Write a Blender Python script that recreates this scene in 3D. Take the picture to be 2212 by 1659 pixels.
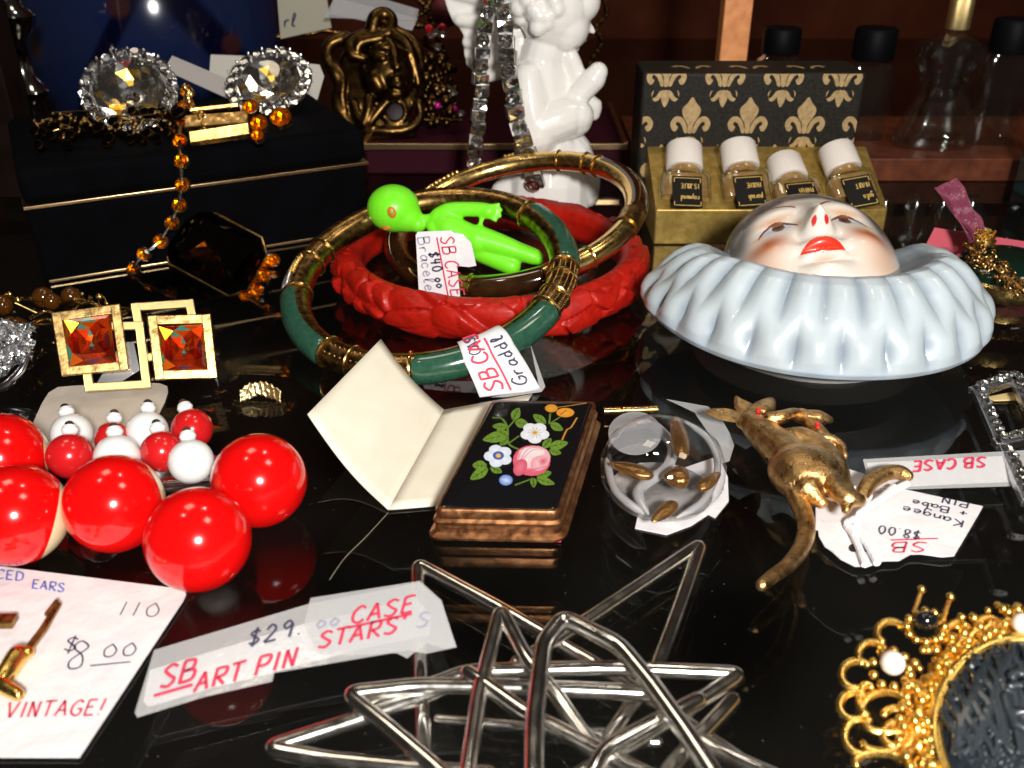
import bpy, bmesh, math, random
import numpy as np
from mathutils import Vector, Matrix
random.seed(7); rng = np.random.default_rng(7)
S = bpy.context.scene
for o in list(bpy.data.objects): bpy.data.objects.remove(o)
S.unit_settings.scale_length = 0.01          # one unit is one centimetre
# ------------------------------------------------------------------ camera, world, lamps, exposure
CAM_H, FPX, PITCH = 9.5, 2050.0, math.radians(29)
cam = bpy.data.cameras.new('camera'); cam_o = bpy.data.objects.new('camera', cam); S.collection.objects.link(cam_o)
cam_o.location = (0, 0, CAM_H); cam_o.rotation_euler = (math.pi/2 - PITCH, 0, 0)
cam.sensor_width = 36; cam.lens = 36*FPX/2212; cam.clip_start = .1; cam.clip_end = 2000
cam.dof.use_dof = True; cam.dof.focus_distance = 19.0; cam.dof.aperture_fstop = 0.36
S.camera = cam_o
W = bpy.data.worlds.new('World'); S.world = W; W.use_nodes = True
W.node_tree.nodes['Background'].inputs[0].default_value = (1, .86, .72, 1)
W.node_tree.nodes['Background'].inputs[1].default_value = 0.022
def lamp(name, loc, target, size, power, col=(1, 1, 1), size_y=None):
    l = bpy.data.lights.new(name, 'AREA'); l.energy = power; l.color = col; l.size = size
    if size_y: l.shape = 'RECTANGLE'; l.size_y = size_y
    o = bpy.data.objects.new(name, l); S.collection.objects.link(o); o.location = loc
    o.rotation_euler = (Vector(target)-Vector(loc)).to_track_quat('-Z', 'Y').to_euler()
    return o
lamp('flash', (5.0, -12, 17.5), (0, 22, 1), 3.4, 17500, (1, .97, .93))
for lx, ly, lz in ((10, 34, 58), (-26, 12, 64)): lamp('sparkle_lamp', (lx, ly, lz), (0, 20, 0), 3.5, 1700, (1, .9, .78))  # unseen small lamps added overhead to make metal and stones sparkle
lamp('shop_lamp', (-30, 55, 110), (0, 25, 0), 26, 12000, (1, .85, .65))
lamp('shop_lamp', (50, 5, 100), (0, 18, 0), 20, 12000, (1, .88, .72))
S.view_settings.view_transform = 'Standard'; S.view_settings.look = 'None'
S.view_settings.exposure = 0.0; S.view_settings.gamma = 1.0; S.view_settings.use_curve_mapping = False
S.render.engine = 'CYCLES'
S.cycles.max_bounces = 14; S.cycles.transparent_max_bounces = 24; S.cycles.transmission_bounces = 10
S.cycles.sample_clamp_indirect = 6.0

# ------------------------------------------------------------------ geometry helpers
cp, sp = math.cos(PITCH), math.sin(PITCH)
EYE = Vector((0, 0, CAM_H))
def ray(u, v):
    a = (u-1106)/FPX; b = -(v-829.5)/FPX
    return Vector((a, cp+b*sp, -sp+b*cp))
def P(u, v, z=0.0):
    d = ray(u, v); return EYE + d*((z-CAM_H)/d.z)
def PY(u, v, y):
    d = ray(u, v); return EYE + d*(y/d.y)
class Plane:
    """a tilted work plane: photo measurements are laid onto it"""
    def __init__(s, p, n):
        s.p = Vector(p); s.n = Vector(n).normalized()
        if s.n.dot(EYE-s.p) < 0: s.n = -s.n
    def at(s, u, v, off=0.0):
        d = ray(u, v); t = (s.p-EYE).dot(s.n)/d.dot(s.n); return EYE+d*t+s.n*off
    def k(s, u, v): return (s.at(u+4, v)-s.at(u-4, v)).length/8      # cm per measured pixel
def plane3(a, b, c): return Plane(a, (b-a).cross(c-a))
def flat(z): return Plane((0, 20, z), (0, 0, 1))
def wall(y): return Plane((0, y, 0), (0, -1, 0))

def G(x, y, cx, cy, sx, sy): return math.exp(-((x-cx)/sx)**2-((y-cy)/sy)**2)
def ss(a, b, x):
    t = max(0, min(1, (x-a)/(b-a))); return t*t*(3-2*t)
def catmull(pts, n=6, closed=False):
    pts = [Vector(p) for p in pts]; N = len(pts); out = []
    if N < 3: return pts
    for i in range(N if closed else N-1):
        g = (lambda k: pts[k % N]) if closed else (lambda k: pts[max(0, min(N-1, k))])
        a, b, c, d = g(i-1), g(i), g(i+1), g(i+2)
        for j in range(n):
            t = j/n
            out.append(.5*((2*b)+(c-a)*t+(2*a-5*b+4*c-d)*t*t+(3*b-a-3*c+d)*t**3))
    if not closed: out.append(pts[-1])
    return out
def frame(n):
    n = Vector(n).normalized(); a = Vector((0, 0, 1)) if abs(n.z) < .9 else Vector((1, 0, 0))
    x = a.cross(n).normalized(); return x, n.cross(x), n
def M_axes(o, x, y, z):
    return Matrix(((x[0], y[0], z[0], o[0]), (x[1], y[1], z[1], o[1]), (x[2], y[2], z[2], o[2]), (0, 0, 0, 1)))

class MB:
    def __init__(s): s.v = []; s.f = []; s.c = []; s.m = []
    def add(s, vs, fs, col=(1, 1, 1), mi=0):
        b = len(s.v); s.v += [Vector(x) for x in vs]; s.f += [[i+b for i in f] for f in fs]
        if len(vs) and len(col) == len(vs) and not isinstance(col[0], (int, float)): s.c += list(col)
        else: s.c += [col]*len(vs)
        s.m += [mi]*len(fs); return s
    def ell(s, c, r, nu=24, nv=14, M=None, col=(1, 1, 1), mi=0):
        if isinstance(r, (int, float)): r = (r, r, r)
        vs = []; fs = []; c = Vector(c)
        def put(p):
            p = Vector((p[0]*r[0], p[1]*r[1], p[2]*r[2])); vs.append(c+(M @ p if M else p))
        put((0, 0, 1))
        for i in range(1, nv):
            t = math.pi*i/nv
            for j in range(nu):
                a = 2*math.pi*j/nu; put((math.sin(t)*math.cos(a), math.sin(t)*math.sin(a), math.cos(t)))
        put((0, 0, -1)); L = len(vs)-1
        for j in range(nu): fs.append((0, 1+j, 1+(j+1) % nu)); fs.append((L, L-nu+(j+1) % nu, L-nu+j))
        for i in range(nv-2):
            for j in range(nu):
                a = 1+i*nu; k = (j+1) % nu; fs.append((a+j, a+nu+j, a+nu+k, a+k))
        return s.add(vs, fs, col, mi)
    def tube(s, pts, r, n=10, closed=False, sx=1.0, col=(1, 1, 1), mi=0, round_ends=False):
        pts = [Vector(p) for p in pts]; N = len(pts)
        R = list(r) if hasattr(r, '__len__') else [r]*N
        if len(R) != N: R = list(np.interp(np.linspace(0, 1, N), np.linspace(0, 1, len(R)), R))
        if round_ends and not closed:
            a = (pts[0]-pts[1]).normalized(); b = (pts[-1]-pts[-2]).normalized(); r0, r1 = R[0], R[-1]
            pre = [(pts[0]+a*r0*math.sin(t), r0*max(.02, math.cos(t))) for t in (1.57, 1.2, .8, .4)]
            post = [(pts[-1]+b*r1*math.sin(t), r1*max(.02, math.cos(t))) for t in (.4, .8, 1.2, 1.57)]
            pts = [p for p, q in pre]+pts+[p for p, q in post]; R = [q for p, q in pre]+R+[q for p, q in post]; N = len(pts)
        T = []
        for i in range(N):
            a = pts[(i-1) % N] if closed or i > 0 else pts[0]; b = pts[(i+1) % N] if closed or i < N-1 else pts[-1]
            d = b-a; T.append(d.normalized() if d.length > 1e-9 else Vector((0, 0, 1)))
        x = frame(T[0])[0]; vs = []; fs = []
        for i in range(N):
            x = (x-T[i]*x.dot(T[i]))
            x = x.normalized() if x.length > 1e-6 else frame(T[i])[0]
            y = T[i].cross(x)
            for j in range(n):
                a = 2*math.pi*j/n; vs.append(pts[i]+x*math.cos(a)*R[i]*sx+y*math.sin(a)*R[i])
        for i in range(N if closed else N-1):
            k = (i+1) % N
            for j in range(n): fs.append((i*n+j, i*n+(j+1) % n, k*n+(j+1) % n, k*n+j))
        if not closed: fs.append(tuple(range(n-1, -1, -1))); fs.append(tuple((N-1)*n+j for j in range(n)))
        return s.add(vs, fs, col, mi)
    def lathe(s, prof, n=40, M=None, col=(1, 1, 1), mi=0, caps=True):
        vs = []; fs = []; M = M or Matrix()
        for r, z in prof:
            for j in range(n):
                a = 2*math.pi*j/n; vs.append(M @ Vector((r*math.cos(a), r*math.sin(a), z)))
        for i in range(len(prof)-1):
            for j in range(n): fs.append((i*n+j, i*n+(j+1) % n, (i+1)*n+(j+1) % n, (i+1)*n+j))
        if caps: fs.append(tuple(range(n-1, -1, -1))); fs.append(tuple((len(prof)-1)*n+j for j in range(n)))
        return s.add(vs, fs, col, mi)
    def box(s, M, h, col=(1, 1, 1), mi=0):
        vs = [M @ Vector((x*h[0], y*h[1], z*h[2])) for z in (-1, 1) for y in (-1, 1) for x in (-1, 1)]
        return s.add(vs, [(0, 2, 3, 1), (4, 5, 7, 6), (0, 1, 5, 4), (2, 6, 7, 3), (0, 4, 6, 2), (1, 3, 7, 5)], col, mi)
    def grid(s, fn, nu, nv, cu=False, cv=False, col=None, mi=0):
        vs = []; cs = []; fs = []
        for i in range(nu):
            for j in range(nv):
                p = fn(i/(nu if cu else nu-1), j/(nv if cv else nv-1))
                if col: p, c = p; cs.append(c)
                vs.append(p)
        for i in range(nu if cu else nu-1):
            for j in range(nv if cv else nv-1):
                a, b = (i+1) % nu, (j+1) % nv; fs.append((i*nv+j, a*nv+j, a*nv+b, i*nv+b))
        return s.add(vs, fs, cs if col else (1, 1, 1), mi)
    def prism(s, pts, d, col=(1, 1, 1), mi=0):
        pts = [Vector(p) for p in pts]; d = Vector(d); n = len(pts)
        vs = pts+[p+d for p in pts]
        return s.add(vs, [tuple(range(n)), tuple(range(2*n-1, n-1, -1))]+[(i, i+n, (i+1) % n+n, (i+1) % n) for i in range(n)], col, mi)
    def ribbon(s, pts, nrm, w, col=(1, 1, 1), mi=0):
        pts = [Vector(p) for p in pts]; vs = []; N = len(pts)
        if N < 2: return s
        for i in range(N):
            d = (pts[min(N-1, i+1)]-pts[max(0, i-1)]); 
            if d.length < 1e-9: d = Vector((1, 0, 0))
            q = d.normalized().cross(nrm).normalized()*w*.5; vs += [pts[i]+q, pts[i]-q]
        return s.add(vs, [(2*i, 2*i+1, 2*i+3, 2*i+2) for i in range(N-1)], col, mi)
    def build(s, name, mat, parent=None, smooth=True, angle=40, bevel=0, sub=0, voxel=0, iters=6, fix=True):
        me = bpy.data.meshes.new(name)
        off = parent_loc(parent)
        me.from_pydata([tuple(v-off) for v in s.v], [], s.f)
        mats = mat if isinstance(mat, (list, tuple)) else [mat]
        for m in mats: me.materials.append(m)
        me.polygons.foreach_set('material_index', s.m)
        at = me.color_attributes.new('paint', 'FLOAT_COLOR', 'POINT')
        at.data.foreach_set('color', [x for c in s.c for x in (c[0], c[1], c[2], 1)])
        me.update()
        if fix:
            b = bmesh.new(); b.from_mesh(me); bmesh.ops.recalc_face_normals(b, faces=b.faces); b.to_mesh(me); b.free()
        if smooth:
            me.polygons.foreach_set('use_smooth', [True]*len(me.polygons))
            if not voxel and not sub: 
                try: me.set_sharp_from_angle(angle=math.radians(angle))
                except Exception: pass
        o = bpy.data.objects.new(name, me); S.collection.objects.link(o)
        if parent: o.parent = parent
        if voxel:
            m = o.modifiers.new('r', 'REMESH'); m.mode = 'VOXEL'; m.voxel_size = voxel; m.use_smooth_shade = True
            if iters: m = o.modifiers.new('s', 'SMOOTH'); m.factor = .5; m.iterations = iters
        if bevel:
            m = o.modifiers.new('b', 'BEVEL'); m.width = bevel; m.segments = 3; m.limit_method = 'ANGLE'; m.angle_limit = math.radians(35)
        if sub:
            m = o.modifiers.new('d', 'SUBSURF'); m.levels = m.render_levels = sub
        return o
def thread(b, r):
    """run one fine wire through every bead of a cluster"""
    n = len(b.v); seen = [b.v[i].copy() for i in range(0, n, max(1, n//90))]; path = [seen.pop(0)]
    while seen: 
        k = min(range(len(seen)), key=lambda q: (seen[q]-path[-1]).length); path.append(seen.pop(k))
    b.tube(path, r, 5)
def parent_loc(p):
    v = Vector((0, 0, 0))
    while p: v = v+p.location; p = p.parent
    return v
def tag(o, label, cat, group=None):
    o['label'] = label; o['category'] = cat
    if group: o['group'] = group
    return o
def thing(name, loc, label, cat, group=None):
    o = bpy.data.objects.new(name, None); S.collection.objects.link(o); o.location = loc; o.empty_display_size = .3
    return tag(o, label, cat, group)
def structure(o): o['kind'] = 'structure'; return o
def inst(name, mesh, parent, M):
    o = bpy.data.objects.new(name, mesh); S.collection.objects.link(o)
    if parent: o.parent = parent; M = Matrix.Translation(-parent_loc(parent)) @ M
    o.matrix_local = M; return o

# ------------------------------------------------------------------ materials
def mat(name, col=(.8, .8, .8), rough=.4, metal=0, coat=0, spec=.5, bump=None, vcol=False, sub=0, trans=0, ior=1.5, var=0, aniso=None, rvar=0, emit=None, sheen=0):
    m = bpy.data.materials.new(name); m.use_nodes = True; nt = m.node_tree; N = nt.nodes; L = nt.links
    b = N['Principled BSDF']; b.inputs['Base Color'].default_value = (*col, 1)
    b.inputs['Roughness'].default_value = rough; b.inputs['Metallic'].default_value = metal
    b.inputs['Coat Weight'].default_value = coat; b.inputs['Coat Roughness'].default_value = .05
    b.inputs['Specular IOR Level'].default_value = spec; b.inputs['IOR'].default_value = ior
    b.inputs['Transmission Weight'].default_value = trans
    if sheen: b.inputs['Sheen Weight'].default_value = sheen
    if sub: b.inputs['Subsurface Weight'].default_value = sub; b.inputs['Subsurface Radius'].default_value = (.3, .2, .12); b.inputs['Subsurface Scale'].default_value = .35
    tc = N.new('ShaderNodeTexCoord'); src = None
    if vcol:
        a = N.new('ShaderNodeAttribute'); a.attribute_name = 'paint'; src = a.outputs['Color']
        if col != (.8, .8, .8):
            x = N.new('ShaderNodeMix'); x.data_type = 'RGBA'; x.blend_type = 'MULTIPLY'; x.inputs[0].default_value = 1
            L.new(src, x.inputs[6]); x.inputs[7].default_value = (*col, 1); src = x.outputs[2]
        L.new(src, b.inputs['Base Color'])
    if var:
        n = N.new('ShaderNodeTexNoise'); n.inputs['Scale'].default_value = var[0]; n.inputs['Detail'].default_value = 6
        L.new(tc.outputs['Object'], n.inputs['Vector'])
        r = N.new('ShaderNodeValToRGB'); r.color_ramp.elements[0].position = .35; r.color_ramp.elements[1].position = .68
        r.color_ramp.elements[0].color = (*var[1], 1); r.color_ramp.elements[1].color = (1, 1, 1, 1)
        L.new(n.outputs['Fac'], r.inputs[0])
        x = N.new('ShaderNodeMix'); x.data_type = 'RGBA'; x.blend_type = 'MULTIPLY'; x.inputs[0].default_value = 1
        if src: L.new(src, x.inputs[6])
        else: x.inputs[6].default_value = (*col, 1)
        L.new(r.outputs[0], x.inputs[7]); L.new(x.outputs[2], b.inputs['Base Color'])
    if rvar:
        n = N.new('ShaderNodeTexNoise'); n.inputs['Scale'].default_value = rvar[0]; n.inputs['Detail'].default_value = 5
        L.new(tc.outputs['Object'], n.inputs['Vector'])
        q = N.new('ShaderNodeMapRange'); q.inputs[1].default_value = .3; q.inputs[2].default_value = .7
        q.inputs[3].default_value = rough; q.inputs[4].default_value = rvar[1]; L.new(n.outputs['Fac'], q.inputs[0]); L.new(q.outputs[0], b.inputs['Roughness'])
    if bump:
        kind, sc, st = bump[:3]
        if kind == 'noise': n = N.new('ShaderNodeTexNoise'); n.inputs['Scale'].default_value = sc; n.inputs['Detail'].default_value = 4; out = n.outputs['Fac']
        if kind == 'voronoi': n = N.new('ShaderNodeTexVoronoi'); n.inputs['Scale'].default_value = sc; out = n.outputs['Distance']
        if kind == 'wave': n = N.new('ShaderNodeTexWave'); n.inputs['Scale'].default_value = sc; n.inputs['Distortion'].default_value = 3.5; n.inputs['Detail'].default_value = 3; n.inputs['Detail Scale'].default_value = 2.5; out = n.outputs['Fac']
        L.new(tc.outputs['Object'], n.inputs['Vector'])
        k = N.new('ShaderNodeBump'); k.inputs['Strength'].default_value = st; k.inputs['Distance'].default_value = bump[3] if len(bump) > 3 else .02
        L.new(out, k.inputs['Height']); L.new(k.outputs[0], b.inputs['Normal'])
    if emit: b.inputs['Emission Color'].default_value = (*emit, 1); b.inputs['Emission Strength'].default_value = 1
    return m
def clear(name, tint=(.96, .97, .96), f0=.05, rough=.0, haze=0, hazecol=(.9, .9, .9), bump=None, k=1.0):
    """clear pane: transparent body with a mirror sheen that grows at grazing angles, plus an optional milky film"""
    m = bpy.data.materials.new(name); m.use_nodes = True; nt = m.node_tree; N = nt.nodes; L = nt.links; N.clear()
    o = N.new('ShaderNodeOutputMaterial'); t = N.new('ShaderNodeBsdfTransparent'); t.inputs[0].default_value = (*tint, 1)
    g = N.new('ShaderNodeBsdfGlossy'); g.inputs['Roughness'].default_value = rough; g.inputs[0].default_value = (1, 1, 1, 1)
    lw = N.new('ShaderNodeLayerWeight'); p = N.new('ShaderNodeMath'); p.operation = 'POWER'; p.inputs[1].default_value = 5
    L.new(lw.outputs['Facing'], p.inputs[0]); a = N.new('ShaderNodeMath'); a.operation = 'MULTIPLY_ADD'; a.inputs[1].default_value = (1-f0)*k; a.inputs[2].default_value = f0
    L.new(p.outputs[0], a.inputs[0]); x = N.new('ShaderNodeMixShader'); L.new(a.outputs[0], x.inputs[0])
    base = t.outputs[0]
    if haze:
        d = N.new('ShaderNodeBsdfDiffuse'); d.inputs[0].default_value = (*hazecol, 1); y = N.new('ShaderNodeMixShader'); y.inputs[0].default_value = haze
        L.new(t.outputs[0], y.inputs[1]); L.new(d.outputs[0], y.inputs[2]); base = y.outputs[0]
    if bump:
        n = N.new('ShaderNodeTexNoise'); n.inputs['Scale'].default_value = bump[0]; n.inputs['Detail'].default_value = 3
        tc = N.new('ShaderNodeTexCoord'); L.new(tc.outputs['Object'], n.inputs['Vector'])
        q = N.new('ShaderNodeBump'); q.inputs['Strength'].default_value = bump[1]; q.inputs['Distance'].default_value = .05
        L.new(n.outputs['Fac'], q.inputs['Height']); L.new(q.outputs[0], g.inputs['Normal'])
    L.new(base, x.inputs[1]); L.new(g.outputs[0], x.inputs[2]); L.new(x.outputs[0], o.inputs[0])
    return m
GOLD = (.83, .56, .2)
m_gold = mat('gold', GOLD, .16, 1, rvar=(6, .3))
m_polish = mat('polished_dark_gold', (.50, .32, .12), .2, 1, rvar=(7, .4), bump=('noise', 6, .25, .03))
m_goldsat = mat('satin_gold', (.92, .58, .24), .24, 1, var=(5, (.45, .4, .35)), bump=('noise', 26, .55, .03), rvar=(9, .42))
m_goldbr = mat('brushed_gold', (1.0, .76, .34), .40, 1, bump=('wave', 26, .4, .008))
m_goldfil = mat('filigree_gold', (.95, .62, .16), .22, 1, rvar=(10, .35))
m_brass = mat('old_brass', (.15, .085, .026), .32, 1, var=(3, (.35, .3, .25)), bump=('noise', 8, .3, .02))
m_golddull = mat('dull_gold_card', (.52, .36, .10), .45, .75, var=(5, (.7, .65, .55)), bump=('noise', 14, .25, .02))
m_bronze = mat('dark_gold', (.55, .34, .12), .24, 1, rvar=(8, .42), var=(7, (.45, .4, .35)))
m_copper = mat('copper', (.62, .30, .13), .3, 1, var=(4, (.5, .42, .4)), rvar=(8, .45), bump=('noise', 6, .25, .03))
m_silver = mat('silver', (.86, .83, .78), .12, 1, rvar=(4, .24), bump=('noise', 1.6, .08, .05))
m_silvertex = mat('textured_silver', (.75, .75, .76), .22, 1, bump=('noise', 14, .7, .04))
m_rhod = mat('bright_silver', (.85, .85, .87), .14, 1)
m_white = mat('white_porcelain', (.83, .80, .76), .22, 0, coat=.8, sub=.08)
m_paint = mat('painted_porcelain', (.8, .8, .8), .36, 0, coat=.35, vcol=True, bump=('noise', 9, .05, .03))
m_enamel = mat('painted_enamel', (.8, .8, .8), .3, 0, coat=.4, vcol=True)
m_black = mat('black_enamel', (.006, .006, .007), .08, 0, coat=.4, bump=('noise', 2, .04, .04))
m_card = mat('cream_card', (.80, .75, .62), .65, bump=('noise', 30, .12, .01), var=(1.5, (.95, .93, .9)))
m_paper = mat('white_paper', (.80, .77, .77), .6, bump=('noise', 2.6, .35, .10), var=(2, (.92, .92, .94)))
m_beige = mat('beige_card', (.62, .55, .47), .5, bump=('noise', 30, .1, .01), var=(3, (.9, .88, .85)))
m_tape = clear('clear_tape', (.93, .93, .93), .06, .12, haze=.26, bump=(4, .12))
m_inkred = mat('red_ink', (.62, .04, .09), .6); m_inkblk = mat('black_ink', (.05, .05, .10), .5)
m_inkblue = mat('blue_print', (.16, .20, .55), .6); m_inkgrey = mat('faded_ink', (.32, .33, .42), .6)
m_goldink = mat('gold_print', (.62, .40, .10), .5)
m_redlac = mat('red_lacquer', (.45, .011, .004), .42, 0, spec=.3, coat=.05, var=(4, (.75, .6, .6)), bump=('noise', 12, .15, .02))
m_jade = mat('jade', (.030, .098, .062), .18, 0, coat=.6, sub=.1, var=(9, (.6, .72, .66)), bump=('noise', 8, .05, .02))
m_tort = mat('tortoise_brown', (.045, .018, .006), .1, 0, coat=.8, var=(2.2, (.3, .25, .2)))
m_alien = mat('green_rubber', (.19, .80, .02), .36, 0, sub=.22, spec=.4, bump=('noise', 7, .08, .03))
m_redbead = mat('red_bead', (.66, .008, .006), .13, 0, coat=.5, bump=('noise', 3, .03, .03), vcol=True)
m_redbead = mat('two_tone_bead', (.8, .8, .8), .14, 0, coat=.5, bump=('noise', 3, .05, .03), vcol=True)
m_bigred = mat('large_red_bead', (.70, .003, .003), .15, 0, coat=.35, bump=('noise', 2, .05, .03)); m_creambead = mat('cream_bead', (.72, .60, .36), .15, 0, coat=.35)
m_smallred = mat('small_red_bead', (.55, .01, .012), .2, 0, coat=.3)
m_smallwhite = mat('small_white_bead', (.80, .80, .79), .2, 0, coat=.3)
m_hole = mat('dark_hole', (.02, .01, .01), .6)
m_velvet = mat('black_velvet', (.0013, .0015, .0025), .8, spec=.06, bump=('wave', 12, .5, .02), var=(1.2, (.5, .5, .5)))
m_trim = mat('brass_trim', (.55, .38, .2), .28, 1)
m_maroon = mat('maroon_velvet', (.032, .003, .009), .7, spec=.1)
m_wood = mat('orange_wood', (.95, .40, .15), .4, bump=('noise', 6, .2, .03), var=(3, (.8, .7, .65)))
m_wooddk = mat('red_brown_wood', (.16, .042, .016), .4, var=(2, (.5, .42, .4)))
m_wall = mat('brown_board', (.075, .019, .008), .7, spec=.05, var=(.25, (.5, .4, .4)))
m_pink = mat('pink_card', (.62, .10, .14), .7)
m_ribbon = mat('mauve_ribbon', (.20, .035, .07), .4, sheen=.15, bump=('voronoi', 18, .6, .02), spec=.3)
m_dkgreen = mat('dark_green_enamel', (.004, .018, .011), .12, 0, coat=.6)
m_cap = mat('black_plastic', (.002, .002, .003), .55, spec=.1)
m_capw = mat('white_plastic', (.72, .66, .60), .4)
m_label = mat('black_label', (.006, .0055, .005), .5, spec=.2)
m_glass = clear('bottle_glass', (.92, .94, .92), .10, .06)
m_dome = clear('lucite', (.97, .97, .98), .05, .0, k=.8)
m_scent = mat('golden_scent', (.42, .26, .10), .2, 0, coat=.5, var=(5, (.7, .6, .45)))
m_pearl = mat('pearl', (.85, .76, .68), .2, 0, coat=.8)
m_foil = mat('foil', (.93, .93, .95), .11, 1); m_foilamber = mat('amber_foil', (1.0, .62, .10), .24, 1)
m_crys = clear('crystal', (.95, .95, .93), .09, .02); m_amber = clear('amber_glass', (1, .62, .06), .07, .02)
m_topaz = clear('orange_glass', (1, .74, .58), .07, .03); m_foilred = mat('red_foil', (.75, .10, .012), .26, 1); m_foildeep = mat('deep_red_foil', (.45, .03, .004), .25, 1); m_foilorange = mat('orange_foil', (.95, .30, .02), .3, 1)
m_smoky = mat('smoky_glass', (.30, .14, .03), .02, trans=1, ior=1.55); m_foildk = mat('dark_foil', (.10, .055, .015), .15, 1)
m_ruby = mat('ruby_glass', (.7, .01, .02), .05, coat=.8); m_magenta = mat('magenta_glass', (.6, .01, .3), .05, coat=.8)
m_cameodk = mat('slate_stone', (.012, .018, .024), .25, coat=.4); m_cameo2 = mat('slate_relief', (.020, .027, .033), .36, coat=.35)
m_foilteal = mat('teal_sheen_coating', (.10, .95, 1.0), .2, .7); m_foilblue = mat('violet_sheen_coating', (.35, .25, .9), .2, 1)  # coating's iridescent sheen put in as fixed teal and violet facet colours
m_iris = mat('iridescent_glass', (.02, .45, .55), .06, .6, coat=1)

# ------------------------------------------------------------------ gems (shared shapes)
def gem_mesh(name, mats, outline, table=.55, crown=.35, pav=.6, steps=1):
    """faceted stone, girdle at z=0, crown up; foil on the back"""
    b = MB(); n = len(outline); O = [Vector((x, y, 0)) for x, y in outline]
    rings = [(1.0, 0.0)]
    for i in range(1, steps+1):
        t = i/steps; rings.append((1-(1-table)*t, crown*(1-(1-t)**1.6)))
    vs = [Vector((p.x*s, p.y*s, z)) for s, z in rings for p in O]
    fs = []
    for i in range(len(rings)-1):
        for j in range(n): fs.append((i*n+j, i*n+(j+1) % n, (i+1)*n+(j+1) % n, (i+1)*n+j))
    fs.append(tuple((len(rings)-1)*n+j for j in range(n)))
    b.add(vs, fs, mi=0)
    # pavilion: three half-stepped, slightly uneven rings of facets
    gr = np.random.default_rng(n); vs = list(O)
    for li, (s_, z_) in enumerate(((.80, .28), (.52, .62), (.22, .90))):
        for j in range(n):
            e = O[j] if li % 2 else (O[j]+O[(j+1) % n])*.5
            vs.append(e*s_*gr.uniform(.94, 1.06)+Vector((0, 0, -pav*z_*gr.uniform(.88, 1.1))))
    vs.append(Vector((0, 0, -pav))); fs = []
    for li in range(3):
        a, c_ = li*n, (li+1)*n
        for j in range(n):
            k_ = (j+1) % n
            if li % 2 == 0: fs += [(a+j, c_+j, a+k_), (a+k_, c_+j, c_+k_)]
            else: fs += [(a+j, c_+j, c_+k_), (a+j, c_+k_, a+k_)]
    for j in range(n): fs.append((3*n+j, 4*n, 3*n+(j+1) % n))
    b.add(vs, fs, mi=1)
    if len(mats) > 2: b.m = [((2+int(gr.integers(0, len(mats)-2))) if (q == 1 and gr.random() < .5) else q) for q in b.m]
    me_o = b.build(name, mats, smooth=False, fix=False)
    me = me_o.data; bpy.data.objects.remove(me_o)
    bm = bmesh.new(); bm.from_mesh(me); bmesh.ops.remove_doubles(bm, verts=bm.verts, dist=1e-5); bmesh.ops.recalc_face_normals(bm, faces=bm.faces)
    for q in bm.faces: q.smooth = False
    bm.to_mesh(me); bm.free()
    return me
def ring_pts(n, r=1.0, ph=0.0, ry=None): return [(r*math.cos(2*math.pi*i/n+ph), (ry or r)*math.sin(2*math.pi*i/n+ph)) for i in range(n)]
def oct_pts(w, h, c): return [(w-c, -h), (w, -h+c), (w, h-c), (w-c, h), (-w+c, h), (-w, h-c), (-w, -h+c), (-w+c, -h)]
g_round = gem_mesh('rhinestone', [m_crys, m_foil], ring_pts(8), .55, .38, .55)
g_big = gem_mesh('large_crystal', [clear('clear_crystal', (.97, .97, .95), .10, .0), m_foil, m_foil, m_foil, m_foil, m_foilamber], ring_pts(14), .46, .36, .62, 2)
g_amber = gem_mesh('amber_stone', [m_amber, m_foilamber], ring_pts(8), .55, .38, .6)
g_square = gem_mesh('square_stone', [m_topaz, m_foilred, m_foilteal, m_foilblue, m_foilorange, m_foilorange, m_foilamber, m_foildeep, m_foildeep], [(-1, -1), (0, -1), (1, -1), (1, 0), (1, 1), (0, 1), (-1, 1), (-1, 0)], .38, .42, .5, 3)
g_bag = gem_mesh('baguette_stone', [m_crys, m_foil], [(-1, -.55), (1, -.55), (1, .55), (-1, .55)], .7, .3, .4)
g_smdark = gem_mesh('dark_stone', [m_smoky, m_foildk], ring_pts(8), .55, .38, .6)
g_smoky = gem_mesh('smoky_stone', [m_smoky, m_foildk], oct_pts(1.28, .86, .36), .55, .34, .5, 3)

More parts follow.
